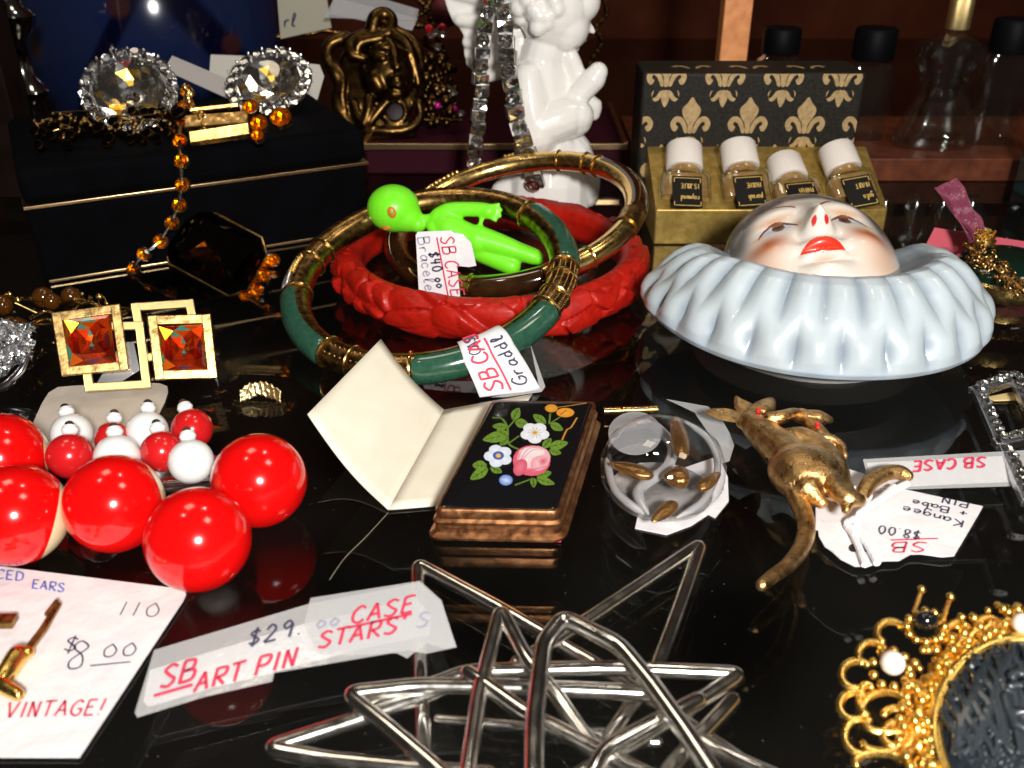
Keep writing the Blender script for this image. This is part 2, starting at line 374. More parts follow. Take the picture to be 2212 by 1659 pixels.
# ------------------------------------------------------------------ handwriting (stroke letters)
def C(*p): return ('~',)+p
GL = {
 'S': [C((.58, .86), (.33, 1), (.08, .8), (.3, .54), (.56, .3), (.36, .02), (.02, .12))],
 'B': [((.08, 0), (.08, 1)), C((.06, 1), (.5, .96), (.48, .6), (.1, .53)), C((.1, .53), (.6, .46), (.56, .06), (.06, 0))],
 'C': [C((.6, .84), (.36, 1), (.08, .66), (.1, .2), (.38, 0), (.62, .16))],
 'A': [((0, 0), (.3, 1), (.58, 0)), ((.12, .36), (.5, .36))],
 'E': [((.56, 1), (.1, 1), (.08, 0), (.56, .02)), ((.1, .52), (.46, .54))],
 'R': [((.08, 0), (.08, 1)), C((.06, 1), (.54, .96), (.5, .58), (.1, .5)), ((.2, .5), (.6, 0))],
 'T': [((.3, 1), (.28, 0)), ((0, .98), (.62, 1))], 'P': [((.08, 0), (.1, 1)), C((.08, 1), (.58, .94), (.5, .52), (.1, .48))],
 'I': [((.15, 0), (.17, 1))], 'N': [((.08, 0), (.08, 1), (.5, 0), (.52, 1))], 'V': [((0, 1), (.28, 0), (.58, 1))],
 'G': [C((.6, .84), (.36, 1), (.08, .66), (.1, .2), (.4, 0), (.6, .2), (.6, .42)), ((.38, .42), (.66, .42))],
 'D': [((.08, 0), (.08, 1)), C((.06, 1), (.55, .85), (.55, .2), (.06, 0))], 'K': [((.08, 0), (.08, 1)), ((.55, 1), (.1, .48), (.58, 0))],
 '$': [C((.52, .78), (.3, .9), (.1, .72), (.3, .5), (.5, .28), (.3, .08), (.05, .2)), ((.36, 1.05), (.24, -.08))],
 '0': [C((.3, 1), (.06, .6), (.14, .08), (.42, .06), (.52, .5), (.3, 1))], '1': [((.12, 0), (.2, 1))],
 '2': [C((.06, .76), (.3, 1), (.5, .72), (.3, .36), (.02, .02)), ((.02, .02), (.56, .04))],
 '4': [((.1, 1), (.06, .45), (.5, .45)), ((.42, .95), (.36, 0))],
 '8': [C((.48, .84), (.26, 1), (.1, .78), (.4, .46), (.44, .08), (.16, .02), (.1, .3), (.46, .7), (.48, .84))],
 '9': [C((.5, .74), (.3, 1), (.08, .78), (.24, .54), (.5, .74)), ((.5, .78), (.42, 0))],
 "'": [((.16, 1), (.08, .76))], '!': [((.2, 1.05), (.12, .3)), ((.08, .06), (.1, 0))], '.': [((.06, .04), (.12, .0))], '-': [((.05, .5), (.45, .5))],
 '&': [((.25, .75), (.25, .1)), ((.02, .42), (.5, .44))], 
 'a': [C((.44, .46), (.2, .52), (.04, .24), (.18, 0), (.42, .2), (.46, .5)), C((.45, .5), (.44, .12), (.56, 0))],
 'r': [((.08, .5), (.1, 0)), C((.1, .28), (.24, .5), (.44, .46))], 'c': [C((.42, .42), (.2, .52), (.04, .24), (.2, 0), (.46, .08))],
 'e': [C((.06, .26), (.42, .32), (.26, .54), (.04, .24), (.2, 0), (.48, .1))], 'l': [C((.05, .1), (.3, .8), (.2, 1), (.1, .6), (.14, .04), (.34, .06))],
 't': [((.2, .9), (.16, 0)), ((.02, .6), (.38, .62))], 'd': [C((.42, .42), (.2, .5), (.04, .22), (.2, 0), (.42, .2)), ((.44, 1), (.42, 0))],
 'p': [((.08, .5), (.04, -.45)), C((.06, .4), (.3, .54), (.42, .26), (.2, 0), (.06, .1))], 'n': [((.06, .5), (.06, 0)), C((.06, .3), (.28, .52), (.4, .4), (.42, 0))],
 'g': [C((.42, .44), (.2, .5), (.04, .24), (.2, .02), (.42, .2), (.44, .48)), C((.44, .48), (.42, -.3), (.2, -.45), (.04, -.3))],
 'b': [((.06, 1), (.06, 0)), C((.06, .3), (.28, .52), (.42, .26), (.24, 0), (.06, .08))], 'i': [((.08, .5), (.08, 0)), ((.1, .72), (.11, .68))],
 'o': [C((.22, .5), (.04, .24), (.2, 0), (.42, .24), (.22, .5))], 'y': [((.04, .5), (.22, .06)), ((.44, .5), (.1, -.45))],
 'm': [((.05, .5), (.05, 0)), C((.05, .3), (.2, .52), (.3, 0)), C((.3, .3), (.48, .52), (.56, 0))], 'u': [C((.05, .5), (.08, .05), (.3, .05), (.4, .5)), ((.4, .5), (.42, 0))],
}
GL.update({'M': [((.05, 0), (.08, 1), (.3, .35), (.55, 1), (.6, 0))], 'H': [((.08, 0), (.08, 1)), ((.55, 0), (.55, 1)), ((.08, .5), (.55, .5))], 'X': [((.05, 1), (.58, 0)), ((.58, 1), (.05, 0))],
 'U': [C((.08, 1), (.08, .2), (.3, 0), (.54, .2), (.54, 1))], 'F': [((.55, 1), (.1, 1), (.08, 0)), ((.1, .52), (.46, .54))], 'L': [((.08, 1), (.08, 0), (.55, 0))], 'O': GL['0'], 'J': [C((.45, 1), (.45, .2), (.25, 0), (.05, .2))]})
WID = {'I': .3, '1': .36, "'": .25, '!': .35, '.': .2, 'l': .34, 'i': .2, 'm': .66, 't': .42}
def write(name, text, o, du, dv, pl, w, m, parent, off=.012, gap=.16, under=None, jit=.02):
    """ink: text laid on plane pl from photo point o, du / dv = photo vectors of one letter height along / up"""
    b = MB(); x = 0
    def put(s, t): return pl.at(o[0]+s*du[0]+t*dv[0], o[1]+s*du[1]+t*dv[1], off)
    for ch in text:
        for st in GL.get(ch, []):
            if st[0] == '~': q = catmull([Vector((a, c, 0)) for a, c in st[1:]], 6)
            else: q = [Vector((a, c, 0)) for a, c in st]
            jx, jy = random.uniform(-jit, jit), random.uniform(-jit, jit)
            for sg in ([q] if st[0] == '~' else [q[k:k+2] for k in range(len(q)-1)]): b.ribbon([put(x+p.x+jx, p.y+jy) for p in sg], pl.n, w)
        x += (.42 if ch == ' ' else WID.get(ch, .48 if ch.islower() else .62)+gap)
    if under is not None:
        a, c, h0, h1 = under; b.ribbon([put(a*x, h0), put((a+c)/2*x, (h0+h1)/2), put(c*x, h1)], pl.n, w)
    return b.build(name, m, parent, smooth=False, fix=False)
def sheet(name, pts, pl, m, parent=None, th=.02, off=0, **k):
    b = MB(); q = [pl.at(u, v, off) for u, v in pts]; b.prism(q, -pl.n*th); return b.build(name, m, parent, smooth=False, **k)

# ================================================================== SETTING
b = MB(); b.box(Matrix.Translation((0, 20, -.3)), (60, 40, .3))
m_sh = clear('shelf_glass', (.80, .82, .80), .045, 0, k=.75); nt = m_sh.node_tree; gl = [n for n in nt.nodes if n.type == 'BSDF_GLOSSY'][0]
nz = nt.nodes.new('ShaderNodeTexNoise'); nz.inputs['Scale'].default_value = .35; nz.inputs['Detail'].default_value = 7; tcn = nt.nodes.new('ShaderNodeTexCoord'); nt.links.new(tcn.outputs['Object'], nz.inputs['Vector'])
mr = nt.nodes.new('ShaderNodeMapRange'); mr.inputs[1].default_value = .48; mr.inputs[2].default_value = .72; mr.inputs[3].default_value = .0; mr.inputs[4].default_value = .16; nt.links.new(nz.outputs['Fac'], mr.inputs[0]); nt.links.new(mr.outputs[0], gl.inputs['Roughness'])
structure(b.build('shelf', m_sh, smooth=False))
random.seed(31); b = MB()
for i in range(260):
    p = P(random.uniform(0, 2212), random.uniform(640, 1659)); b.ell(p+Vector((0, 0, .004)), (random.uniform(.0025, .006), random.uniform(.0025, .007), .003), 5, 4)
o = b.build('dust', mat('pale_dust', (.3, .28, .25), .8)); o['kind'] = 'stuff'
b = MB(); b.box(Matrix.Translation((0, 20, -9.2)), (60, 40, .2)); structure(b.build('cabinet_floor', mat('dark_felt', (.012, .006, .004), .9, var=(.3, (.3, .3, .3))), smooth=False))
b = MB(); b.box(Matrix.Translation((0, 60.5, 10)), (60, .5, 30)); structure(b.build('back_wall', m_wall, smooth=False))
# wooden ledge, post and glass edge at the right
t = thing('wooden_ledge', P(2000, 392), 'reddish wooden ledge behind the clown dish carrying the perfume bottles', 'ledge')
y0 = P(2000, 392).y; zt = CAM_H+(PY(2000, 343, y0).z-CAM_H)
b = MB(); b.box(Matrix.Translation((13.2, y0+3, zt/2)), (9.0, 3, zt/2)); b.build('board', m_wooddk, t, bevel=.05)
b = MB(); yp = 35.6; xa, xb = PY(1557, 100, yp).x, PY(1617, 100, yp).x
b.box(Matrix.Translation(((xa+xb)/2, yp+.4, zt+7)), ((xb-xa)/2, .4, 7)); tag(b.build('wooden_post', m_wood, bevel=.05), 'upright orange wooden post rising behind the fleur-de-lis box', 'post')
b = MB(); b.box(Matrix.Translation((PY(2196, 400, 30).x+.15, 29, 1.2)), (.14, 1.2, 1.2)); tag(b.build('glass_door', mat('teal_glass_edge', (.004, .03, .035), .1, coat=.6), bevel=.03), 'teal edge of an upright glass panel at the far right', 'glass panel')
b = MB(); b.box(Matrix.Translation((PY(18, 150, 30).x-1.2, 30, 6)), (1.3, .6, 6)); tag(b.build('cabinet_post', mat('dark_wood', (.012, .005, .003), .6, spec=.1, var=(1, (.5, .5, .5))), bevel=.05), 'dark brown cabinet post at the far left behind the black jewelry box', 'post')

# ================================================================== CLOWN DISH
dc = Vector((6.67, 19.5, 0))
t = thing('clown_dish', dc, 'porcelain clown face dish with painted red lips and pale blue pleated ruff', 'dish')
b = MB(); b.lathe([(1.9, 0), (2.35, 0), (2.45, .15), (2.55, .45)], 64, Matrix.Translation(dc)); b.build('foot_ring', m_white, t)
prof = [(2.3, .34, 0), (3.45, .60, .0), (3.78, .80, .02), (3.84, .92, .1), (3.80, 1.12, .22), (3.64, 1.48, .42), (3.38, 1.84, .62), (3.06, 2.15, .80), (2.80, 2.33, .92), (2.58, 2.40, 1.0), (2.40, 2.37, 1.1), (2.2, 2.27, 1.25), (1.95, 2.12, 1.4), (1.5, 1.95, 1.5)]
pu = np.linspace(0, 1, len(prof)); NP = 26
def ruff(i, j):
    s = i*1.0; r = np.interp(s, pu, [p[0] for p in prof]); z = np.interp(s, pu, [p[1] for p in prof]); q = np.interp(s, pu, [p[2] for p in prof])
    a = 2*math.pi*j
    wa = math.exp(-((q-.84)/.30)**2); wb = math.exp(-((q-.34)/.20)**2); c = math.cos(NP*a); c2 = math.cos(NP*a+math.pi)
    f = lambda x: ((.5+.5*x)**.55)*2.1-1.25
    d = .105*wa*f(c) + .12*wb*f(c2) + .02*math.sin(NP*.5*a+1)*wa
    if q > 1.05: d *= .9
    yl = r*math.sin(a); lowr = 1-.17*ss(-1.8, .2, yl)-.62*ss(.2, 2.5, yl)               # the collar runs round the chin and sinks behind the head
    rr = (r*.975+d*.8+(.02*math.sin(5*a)))*(1-.10*ss(.8, 3.2, yl)); zz = (z+d*.38*(1 if q < 1.1 else 1.2))
    zz = .34+(zz-.34)*lowr
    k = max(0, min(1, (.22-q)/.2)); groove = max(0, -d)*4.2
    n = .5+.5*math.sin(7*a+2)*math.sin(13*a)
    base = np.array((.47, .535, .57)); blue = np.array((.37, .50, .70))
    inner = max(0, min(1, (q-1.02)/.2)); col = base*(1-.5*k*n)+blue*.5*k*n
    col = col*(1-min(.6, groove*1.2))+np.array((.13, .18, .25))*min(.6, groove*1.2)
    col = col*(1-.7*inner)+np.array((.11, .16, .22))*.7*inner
    return Vector((dc.x+rr*math.cos(a), dc.y+rr*math.sin(a), zz)), tuple(col)
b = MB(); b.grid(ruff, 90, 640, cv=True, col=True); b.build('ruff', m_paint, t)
fa, fb, fc = 1.9, 2.3, 1.5; fcx = Vector((6.62, 19.72, 1.35))
R_face = Matrix.Rotation(math.radians(-1), 3, 'Z') @ Matrix.Rotation(math.radians(-6), 3, 'Y') @ Matrix.Rotation(math.radians(16), 3, 'X')
def face_h(x, y):
    x += .06
    h = .46*G(x, y, 0, -.30, .21, .24)+.24*G(x, y, 0, .05, .17, .40)+.14*(G(x, y, .20, -.38, .12, .12)+G(x, y, -.20, -.38, .12, .12))
    for s in (-1, 1):
        h += -.16*G(x, y, s*.70, .14, .36, .28)+.07*G(x, y, s*.74, .02, .28, .2)+.17*G(x, y, s*1.0, -.68, .42, .36)+.10*G(x, y, s*.7, .50, .5, .26)
        h += -.07*G(x, y, s*.54, -.90, .14, .16)-.05*G(x, y, s*.42, -.52, .14, .2)
    h += .16*G(x, y, 0, -.76, .44, .13)+.11*G(x, y, 0, -.98, .34, .09)-.08*G(x, y, 0, -.885, .38, .035)-.13*G(x, y, 0, -1.13, .40, .08)+.22*G(x, y, 0, -1.40, .46, .22)-.05*G(x, y, 0, -.55, .06, .08)
    return h
def face_col(x, y):
    x += .06
    c = np.array((.72, .67, .60)); f = np.array
    def mix(c, d, k): return c*(1-k)+f(d)*k
    for s in (-1, 1):
        X = s*x
        c = mix(c, (.52, .12, .015), 1.0*math.exp(-((X-1.05)/.42)**2-((y+.48)/.27)**2))
        c = mix(c, (.60, .34, .20), .7*math.exp(-((X-1.25)/.5)**2-((y+1.0)/.45)**2))
        c = mix(c, (.50, .22, .07), .75*math.exp(-((X-.76)/.42)**2-((y-.33)/.10)**2))
        c = mix(c, (.45, .22, .08), .5*math.exp(-((X-.30)/.10)**2-((y+.02)/.22)**2))
        ex, ey = X-.74, y-.0
        up = .26*(1-(ex/.36)**2); lo = -.08*(1-(ex/.36)**2)
        if abs(ex) < .36 and lo < ey < up:
            c = f((.55, .60, .68))
            if ((ex+.03)/.13)**2+((ey-.10)/.17)**2 < 1: c = f((.10, .035, .015))
            if ((ex+.03)/.06)**2+((ey-.10)/.09)**2 < 1: c = f((.02, .01, .01))
        if abs(ex) < .40 and abs(ey-up) < .038: c = f((.16, .05, .02))
        c = mix(c, (.66, .24, .05), .6*math.exp(-((X-1.16)/.12)**2-((y+.06)/.05)**2))
        bx = (X-.26)/1.15
        if 0 < bx < 1:
            yb = .54+.40*math.sin(min(1, bx*1.05)*math.pi*.70)-.62*max(0, bx-.62)**1.5; w = .050*(1-.5*abs(bx-.4))
            if abs(y-yb) < w: c = f((.27, .045, .02))
        if ((X-.12)/.05)**2+((y+.43)/.05)**2 < 1: c = f((.58, .02, .02))
    ax = abs(x)
    yu = -.885+.25*(1-(ax/.46)**1.7)-.055*math.exp(-(x/.07)**2); yl = -1.01+.11*(ax/.46)**2
    if ax < .46 and yl < y < yu: c = f((.72, .030, .006))
    c = mix(c, (.52, .20, .08), .8*math.exp(-(x/.36)**2-((y+1.13)/.06)**2))
    e = math.sqrt((x/fa)**2+(y/fb)**2)
    e2 = math.sqrt((x/1.9)**2+(max(y, 0)/1.42)**2); hk = ss(.60, .80, e2+.012*math.sin(9*math.atan2(y, x)))*ss(-.75, .1, y)
    c = mix(c, (.07, .06, .06), .93*hk)
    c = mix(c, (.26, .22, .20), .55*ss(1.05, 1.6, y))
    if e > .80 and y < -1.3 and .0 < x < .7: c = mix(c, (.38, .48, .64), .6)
    return tuple(c)
def face_pt(i, j):
    r = math.sin(i*math.pi/2); r = min(r, .9999); a = 2*math.pi*j
    x, y = fa*r*math.cos(a), fb*r*math.sin(a)
    z = fc*math.sqrt(max(0, 1-r*r)); h = face_h(x, y)*ss(0, .35, math.sqrt(max(0, 1-r*r)))
    nx, ny = x/fa**2, y/fb**2; nz = z/fc**2+.25; l = math.sqrt(nx*nx+ny*ny+nz*nz)
    return R_face @ Vector((x+h*nx/l*.5, y+h*ny/l*.5, z+h*nz/l))+fcx, face_col(x, y)
b = MB(); b.grid(face_pt, 190, 460, cv=True, col=True); b.build('clown_face', m_paint, t)

# ================================================================== BANGLES
def ring_fn(c, R, e1, e2):
    e1 = Vector(e1).normalized(); e2 = Vector(e2); e2 = (e2-e1*e2.dot(e1)).normalized(); n = e1.cross(e2)
    return (lambda ph: c+R*(math.cos(ph)*e1+math.sin(ph)*e2)), (lambda ph: math.cos(ph)*e1+math.sin(ph)*e2), n
def arc(fn, a0, a1, n=40): return [fn(math.radians(a0+(a1-a0)*i/n)) for i in range(n+1)]
# carved red bangle lying flat
rc = Vector((-.53, 22.85, .50)); NS = 175
seeds = np.stack([rng.uniform(0, 2*math.pi*3.65, NS), rng.uniform(-1.25, 1.35, NS)], 1); size = rng.uniform(.42, .70, NS); lev = rng.uniform(.35, 1, NS); ori = rng.uniform(0, 6.28, NS)
def carve(th, q):
    d = np.hypot((seeds[:, 0]-th*3.65+11.5) % 22.93-11.5, seeds[:, 1]-q)/size
    o = np.argsort(d)[:2]; d1, d2 = d[o[0]], d[o[1]]
    k = o[0]; dx = (seeds[k, 0]-th*3.65+11.5) % 22.93-11.5; dy = seeds[k, 1]-q; an = math.atan2(dy, dx)-ori[k]; rr_ = math.hypot(dx, dy)
    petal = 1-.10*abs(math.sin(2.5*an))**8
    slope = .045*(dx*math.cos(ori[k])+dy*math.sin(ori[k]))/.3
    edge = min(1, (d2-d1)/.16)
    return .115*lev[k]*petal*(1-min(1, d1*.75)**4)*edge**.5+slope*1.6*edge-.03+.004*math.sin(an*16)*min(1, rr_/.25)
def red_pt(i, j):
    th = 2*math.pi*i; a = 2*math.pi*j
    cx, cz = math.cos(a), math.sin(a); w = abs(cx)**2.4+abs(cz)**2.4; k = w**(-1/2.4)
    x, z = .36*cx*k, .47*cz*k
    if cx > -.35: 
        q = a if a < math.pi else a-2*math.pi
        h = carve(th, q*.62)*ss(-.35, 0, cx); x += h*cx; z += h*cz*.6
    elif cx < 0: x = max(x, -.34)
    R = 3.6+x
    return rc+Vector((R*math.cos(th), R*math.sin(th), z))
b = MB(); b.grid(red_pt, 640, 80, True, True); tag(b.build('carved_bangle', m_redlac, angle=60), 'carved red lacquer bangle with flower petals lying flat on the glass', 'bangle')
# jade bangle
gc = Vector((-1.87, 20.0, 1.22)); gfn, gdir, gn = ring_fn(gc, 3.05, (1, 0, .13), (0, 1, .27))
t = thing('jade_bangle', gc-Vector((0, 0, 1)), 'gold bangle with green jade sections and folded price tag, under the toy alien', 'bangle')
b = MB(); b.tube(arc(gfn, 0, 358, 180), .315, 20, True); b.build('gold_core', mat('worn_gold', (.50, .31, .11), .2, 1, rvar=(8, .36), var=(5, (.35, .3, .25))), t)
def inlay(fn, dr, c, a0, a1, r, m, name, parent, sh=.05):
    pts = [fn(math.radians(a0+(a1-a0)*i/36))+dr(math.radians(a0+(a1-a0)*i/36))*sh for i in range(37)]
    rr = [r*.93]+[r]*35+[r*.93]
    b = MB(); b.tube(pts, rr, 22); return b.build(name, m, parent)
for a0, a1 in ((183, 226), (266, 326), (356, 398)): inlay(gfn, gdir, gc, a0, a1, .325, m_jade, 'jade_section', t)
def collar(fn, n, ph, r, name, m, parent, wire=.035):
    p = fn(math.radians(ph)); d = (fn(math.radians(ph+1))-p).normalized(); x, y, _ = frame(d)
    b = MB(); b.tube([p+(x*math.cos(a)+y*math.sin(a))*r for a in np.linspace(0, 2*math.pi, 28)[:-1]], wire, 8, True); return b.build(name, m, parent)
for ph in (182, 227, 265, 327, 354, 40, 335, 346, 150, 160, 240, 252): collar(gfn, gn, ph, .335, 'collar', m_gold, t)
def beads_on(fn, dr, n, a0, a1, cnt, r, rad, parent, m=m_gold, rows=(0.0,), name='bead_row'):
    b = MB()
    for q in rows:
        for i in range(cnt):
            ph = math.radians(a0+(a1-a0)*i/(cnt-1)); d = dr(ph)*math.cos(q)+n*math.sin(q); b.ell(fn(ph)+d*r, rad, 8, 6)
    return b.build(name, m, parent)
beads_on(gfn, gdir, gn, 162, 172, 7, .33, .05, t, m_gold, (.2, .7, 1.2)); beads_on(gfn, gdir, gn, 174, 181, 5, .34, .055, t, m_rhod, (.0, .5, 1.0))
beads_on(gfn, gdir, gn, 329, 352, 22, .318, .02, t, m_bronze, (.1, .5, .9, 1.3, 1.7, 2.2)); beads_on(gfn, gdir, gn, 230, 262, 14, .318, .025, t, m_bronze, (.9, 1.6))
# tortoise bangle leaning back
bc = Vector((.06, 23.5, 1.37)); bfn, bdir, bn = ring_fn(bc, 3.12, (3.05, 0, .62), (0, 3, .50))
t = thing('brown_bangle', bc-Vector((0, 0, 1)), 'gold bangle with dark brown sections leaning up over the red bangle', 'bangle')
b = MB(); b.tube(arc(bfn, 0, 358, 180), .265, 20, True); b.build('gold_core', m_gold, t)
for a0, a1 in ((-18, 38), (172, 232), (250, 281)): inlay(bfn, bdir, bc, a0, a1, .28, m_tort, 'brown_section', t)
b = MB(); b.tube(arc(bfn, -30, -19, 10), .31, 22); b.build('cuff', m_bronze, t)
b = MB(); b.tube(arc(bfn, 282, 302, 12), .285, 22); b.build('hinge_sleeve', m_gold, t)
for ph in (40, 48, 150, 140, 171, 233, 249, 303, 64): collar(bfn, bn, ph, .285, 'collar', m_gold, t, .03)
beads_on(bfn, bdir, bn, 118, 136, 8, .27, .055, t, m_gold, (.3, .8, 1.3)); beads_on(bfn, bdir, bn, 88, 92, 3, .28, .06, t, m_gold, (.6, 1.2))
# tag hanging on the brown bangle
pl = wall(20.12)
t = thing('bracelet_tag', pl.at(945, 634), 'small handwritten price tag hanging upright in front of the toy alien', 'price tag')
sheet('paper', [(898, 508), (902, 501), (974, 498), (980, 503), (994, 641), (905, 636)], pl, m_paper, t)
sheet('tag_fold', [(976, 502), (1000, 506), (1018, 525), (1029, 574), (1012, 577), (986, 574)], wall(20.35), m_paper, t)
write('writing', 'SB CASE', (950, 512), (5, 26), (29, -2), pl, .036, m_inkred, t, under=(0, 1.05, -.22, -.22))
write('writing', '$40 oo', (925, 545), (5, 20), (22, -3), pl, .04, m_inkblk, t)
write('writing', 'Bracelet', (902, 512), (4, 27), (25, -3), pl, .032, m_inkgrey, t)
# tag folded over the jade
jf = arc(gfn, 284, 305, 12)
A, B_ = P(1036, 857, .05), P(1168, 841, .05)
t = thing('folded_tag', P(1100, 850), 'white price tag with red and black writing wrapped around the jade section', 'price tag')
def fold(i, j, off=0.0):
    """i: 0 at the loose end on the glass, 1 at the inside of the ring; j across the strip"""
    ph = math.radians(284.5+18.5*j); c = gfn(ph); d = gdir(ph); r = .365+off; e = A.lerp(B_, j)
    def on(b_): b_ = math.radians(b_); return c+(d*math.cos(b_)+gn*math.sin(b_))*r
    if i > .52: return on(28+(i-.52)/.48*120)
    k = i/.52; p = on(28); q = (e+Vector((0, -.02, .0))+Vector((0, -.6, .8))*off).lerp(p, k); return q+Vector((0, -.5, .7))*.08*math.sin(math.pi*k)
b = MB(); b.grid(fold, 40, 12); o = b.build('paper', m_paper, t, fix=False); m = o.modifiers.new('t', 'SOLIDIFY'); m.thickness = .016; m.offset = -1
for txt, i0, j0, di, dj, mm, ww, un in (('SB CASE', .05, .44, .215, .30, m_inkred, .05, 1), ('Graddl', .07, .86, .155, .25, m_inkblk, .04, 0), ('CASE', .58, .36, .12, .22, m_inkblk, .03, 0)):
    b = MB(); x = 0
    def put(sx, sy): return fold(min(.99, i0+sx*di), j0-sy*dj, .035)
    for ch in txt:
        for st in GL.get(ch, []):
            q = catmull([Vector((a, c, 0)) for a, c in st[1:]], 6) if st[0] == '~' else [Vector((a+(e-a)*k/5, c+(g-c)*k/5, 0)) for (a, c), (e, g) in zip(st[:-1], st[1:]) for k in range(6)]
            b.ribbon([put(x+p.x, p.y) for p in q], Vector((0, -.6, .8)), ww)
        x += .42 if ch == ' ' else .72
    if un: b.ribbon([put(-.1+k*x*.1, -.30) for k in range(8)], Vector((0, -.6, .8)), .045)
    b.build('writing', mm, t, smooth=False, fix=False)
pt = flat(.12); sheet('tape', [(1145, 740), (1178, 835), (1170, 846), (1090, 858), (1060, 858), (1165, 838)], Plane(P(1150, 838, .1), (0, -.5, 1)), m_tape, t, .01)

# ================================================================== TOY ALIEN
p1, p2 = PY(855, 455, 22.3), PY(1150, 560, 21.4); pl = plane3(p1, p2, p1+Vector((0, .45, 1)))
t = thing('toy_alien', pl.at(980, 580), 'bright green rubber toy alien with orange eyes lying across the bangles', 'toy')
def blob(b, pl, pts, n=4, off=0.0):
    """pts: (u, v, radius in photo pixels[, offset towards viewer in cm]) -> swept tapered limb"""
    q = [pl.at(p[0], p[1], (p[3] if len(p) > 3 else 0)+off) for p in pts]; r = [p[2]*pl.k(p[0], p[1]) for p in pts]
    N = (len(q)-1)*n; path = catmull(q, n) if len(q) > 2 else [q[0].lerp(q[1], k/N) for k in range(N+1)]
    rr = list(np.interp(np.linspace(0, len(q)-1, len(path)), range(len(q)), r))
    b.tube(path, rr, 16, round_ends=True)
b = MB(); k = pl.k(850, 450)
b.ell(pl.at(850, 450, 0), (56*k, 50*k, 50*k)); blob(b, pl, [(855, 455, 48), (885, 472, 33), (903, 484, 19)])
blob(b, pl, [(900, 478, 11), (925, 474, 12), (945, 478, 17)])
blob(b, pl, [(945, 476, 20), (965, 490, 30), (1000, 505, 28), (1035, 522, 29)])
blob(b, pl, [(945, 466, 16), (968, 455, 17), (1005, 452, 16), (1040, 453, 16), (1056, 457, 17, .02)])
for a, c in (((1058, 447), (1078, 443)), ((1060, 453), (1082, 454)), ((1060, 460), (1081, 467)), ((1056, 466), (1071, 476)), ((1044, 462), (1038, 487))): blob(b, pl, [(a[0], a[1], 6, .03), (c[0], c[1], 5, .05)])
blob(b, pl, [(1030, 515, 30), (1075, 528, 25), (1120, 543, 20), (1155, 555, 18), (1162, 558, 15)])
blob(b, pl, [(1020, 530, 28, -.1), (1060, 553, 23, -.1), (1105, 574, 20, -.05)])
blob(b, pl, [(935, 490, 13, .1), (960, 525, 12, .15), (985, 545, 11, .2)])
b.build('body', m_alien, t, voxel=.035, iters=5)
def eye(u, v, a, c, rot):
    d = ray(u, v).normalized(); e = Plane(pl.at(u, v, 48*k*.99), pl.n)
    o = MB(); ca, sa = math.cos(rot), math.sin(rot); x, y, n = Vector((1, 0, 0)), None, pl.n
    y = n.cross(x).normalized(); x = y.cross(n)
    return x, y, n
hc = pl.at(850, 450, 0)
for u, v, w, h, rot in ((846, 459, 9, 12, .25), (834, 493, 11, 7, .1)):
    # meet the head ellipsoid along the sight line
    d = ray(u, v).normalized(); oc = EYE-hc; R = 50*k
    bb = oc.dot(d); cc = oc.dot(oc)-R*R; disc = max(0, bb*bb-cc); p = EYE+d*(-bb-math.sqrt(disc)); n = (p-hc).normalized()
    x, y, n = frame(n); Mx = M_axes(p-n*.01, x, y, n) @ Matrix.Rotation(rot, 4, 'Z')
    e = MB(); e.ell((0, 0, 0), (1, 1, 1)); e.v = [Mx @ Vector((q.x*w*k, q.y*h*k, q.z*.05)) for q in e.v]; 
    f = e.build('eye', mat('orange_paint', (.62, .17, .02), .4), t)
    e = MB(); e.ell((0, 0, 0), (1, 1, 1)); e.v = [Mx @ Vector((q.x*w*k*.5, q.y*h*k*.5, .03+q.z*.035)) for q in e.v]; e.build('pupil', mat('olive_paint', (.28, .36, .03), .4), f)

# ================================================================== FOLDED CREAM CARD
fl = flat(.03); F0, F1 = P(959, 886, .04), P(839, 1101, .04); O0, O1 = P(822, 733, 1.0), P(664, 895, .95)
t = thing('folded_card', F1, 'blank folded cream card with one flap raised, beside the enamel flower box', 'card')
b = MB()
def flap(i, j):
    a = F1.lerp(F0, j); o = O1.lerp(O0, j); s = i
    p = a.lerp(o, s); p = p+Vector((0, 0, -.18*math.sin(math.pi*s)*(1-.3*j))); return p
b.grid(flap, 14, 14)
E0, E1 = P(1150, 852, .04), P(1000, 1088, .04)
b.grid(lambda i, j: F1.lerp(F0, j).lerp(E1.lerp(E0, j), i), 8, 14)
o = b.build('paper', m_card, t, fix=False); m = o.modifiers.new('t', 'SOLIDIFY'); m.thickness = .025; m.offset = 0

# ================================================================== ENAMEL FLOWER BOX
pl = flat(.60); co = [(948, 1092), (1202, 1106), (1288, 863), (1061, 866)]
q = [pl.at(*c) for c in co]; cen = sum(q, Vector())/4; ex = ((q[1]-q[0])+(q[2]-q[3])).normalized(); ey = ((q[3]-q[0])+(q[2]-q[1])); ey = ey.normalized()
hx = ((q[1]-q[0]).length+(q[2]-q[3]).length)/4; hy = ((q[3]-q[0]).length+(q[2]-q[1]).length)/4
t = thing('enamel_box', (cen.x, cen.y, .05), 'small copper box with black enamel lid painted with a rose and flowers', 'box')
def rrect(hx, hy, r, z, n=6):
    out = []
    for sx, sy, a0 in ((1, -1, -90), (1, 1, 0), (-1, 1, 90), (-1, -1, 180)):
        for i in range(n+1):
            a = math.radians(a0+90*i/n); out.append(Vector((cen.x, cen.y, z))+ex*(sx*(hx-r)+r*math.cos(a))+ey*(sy*(hy-r)+r*math.sin(a)))
    return out
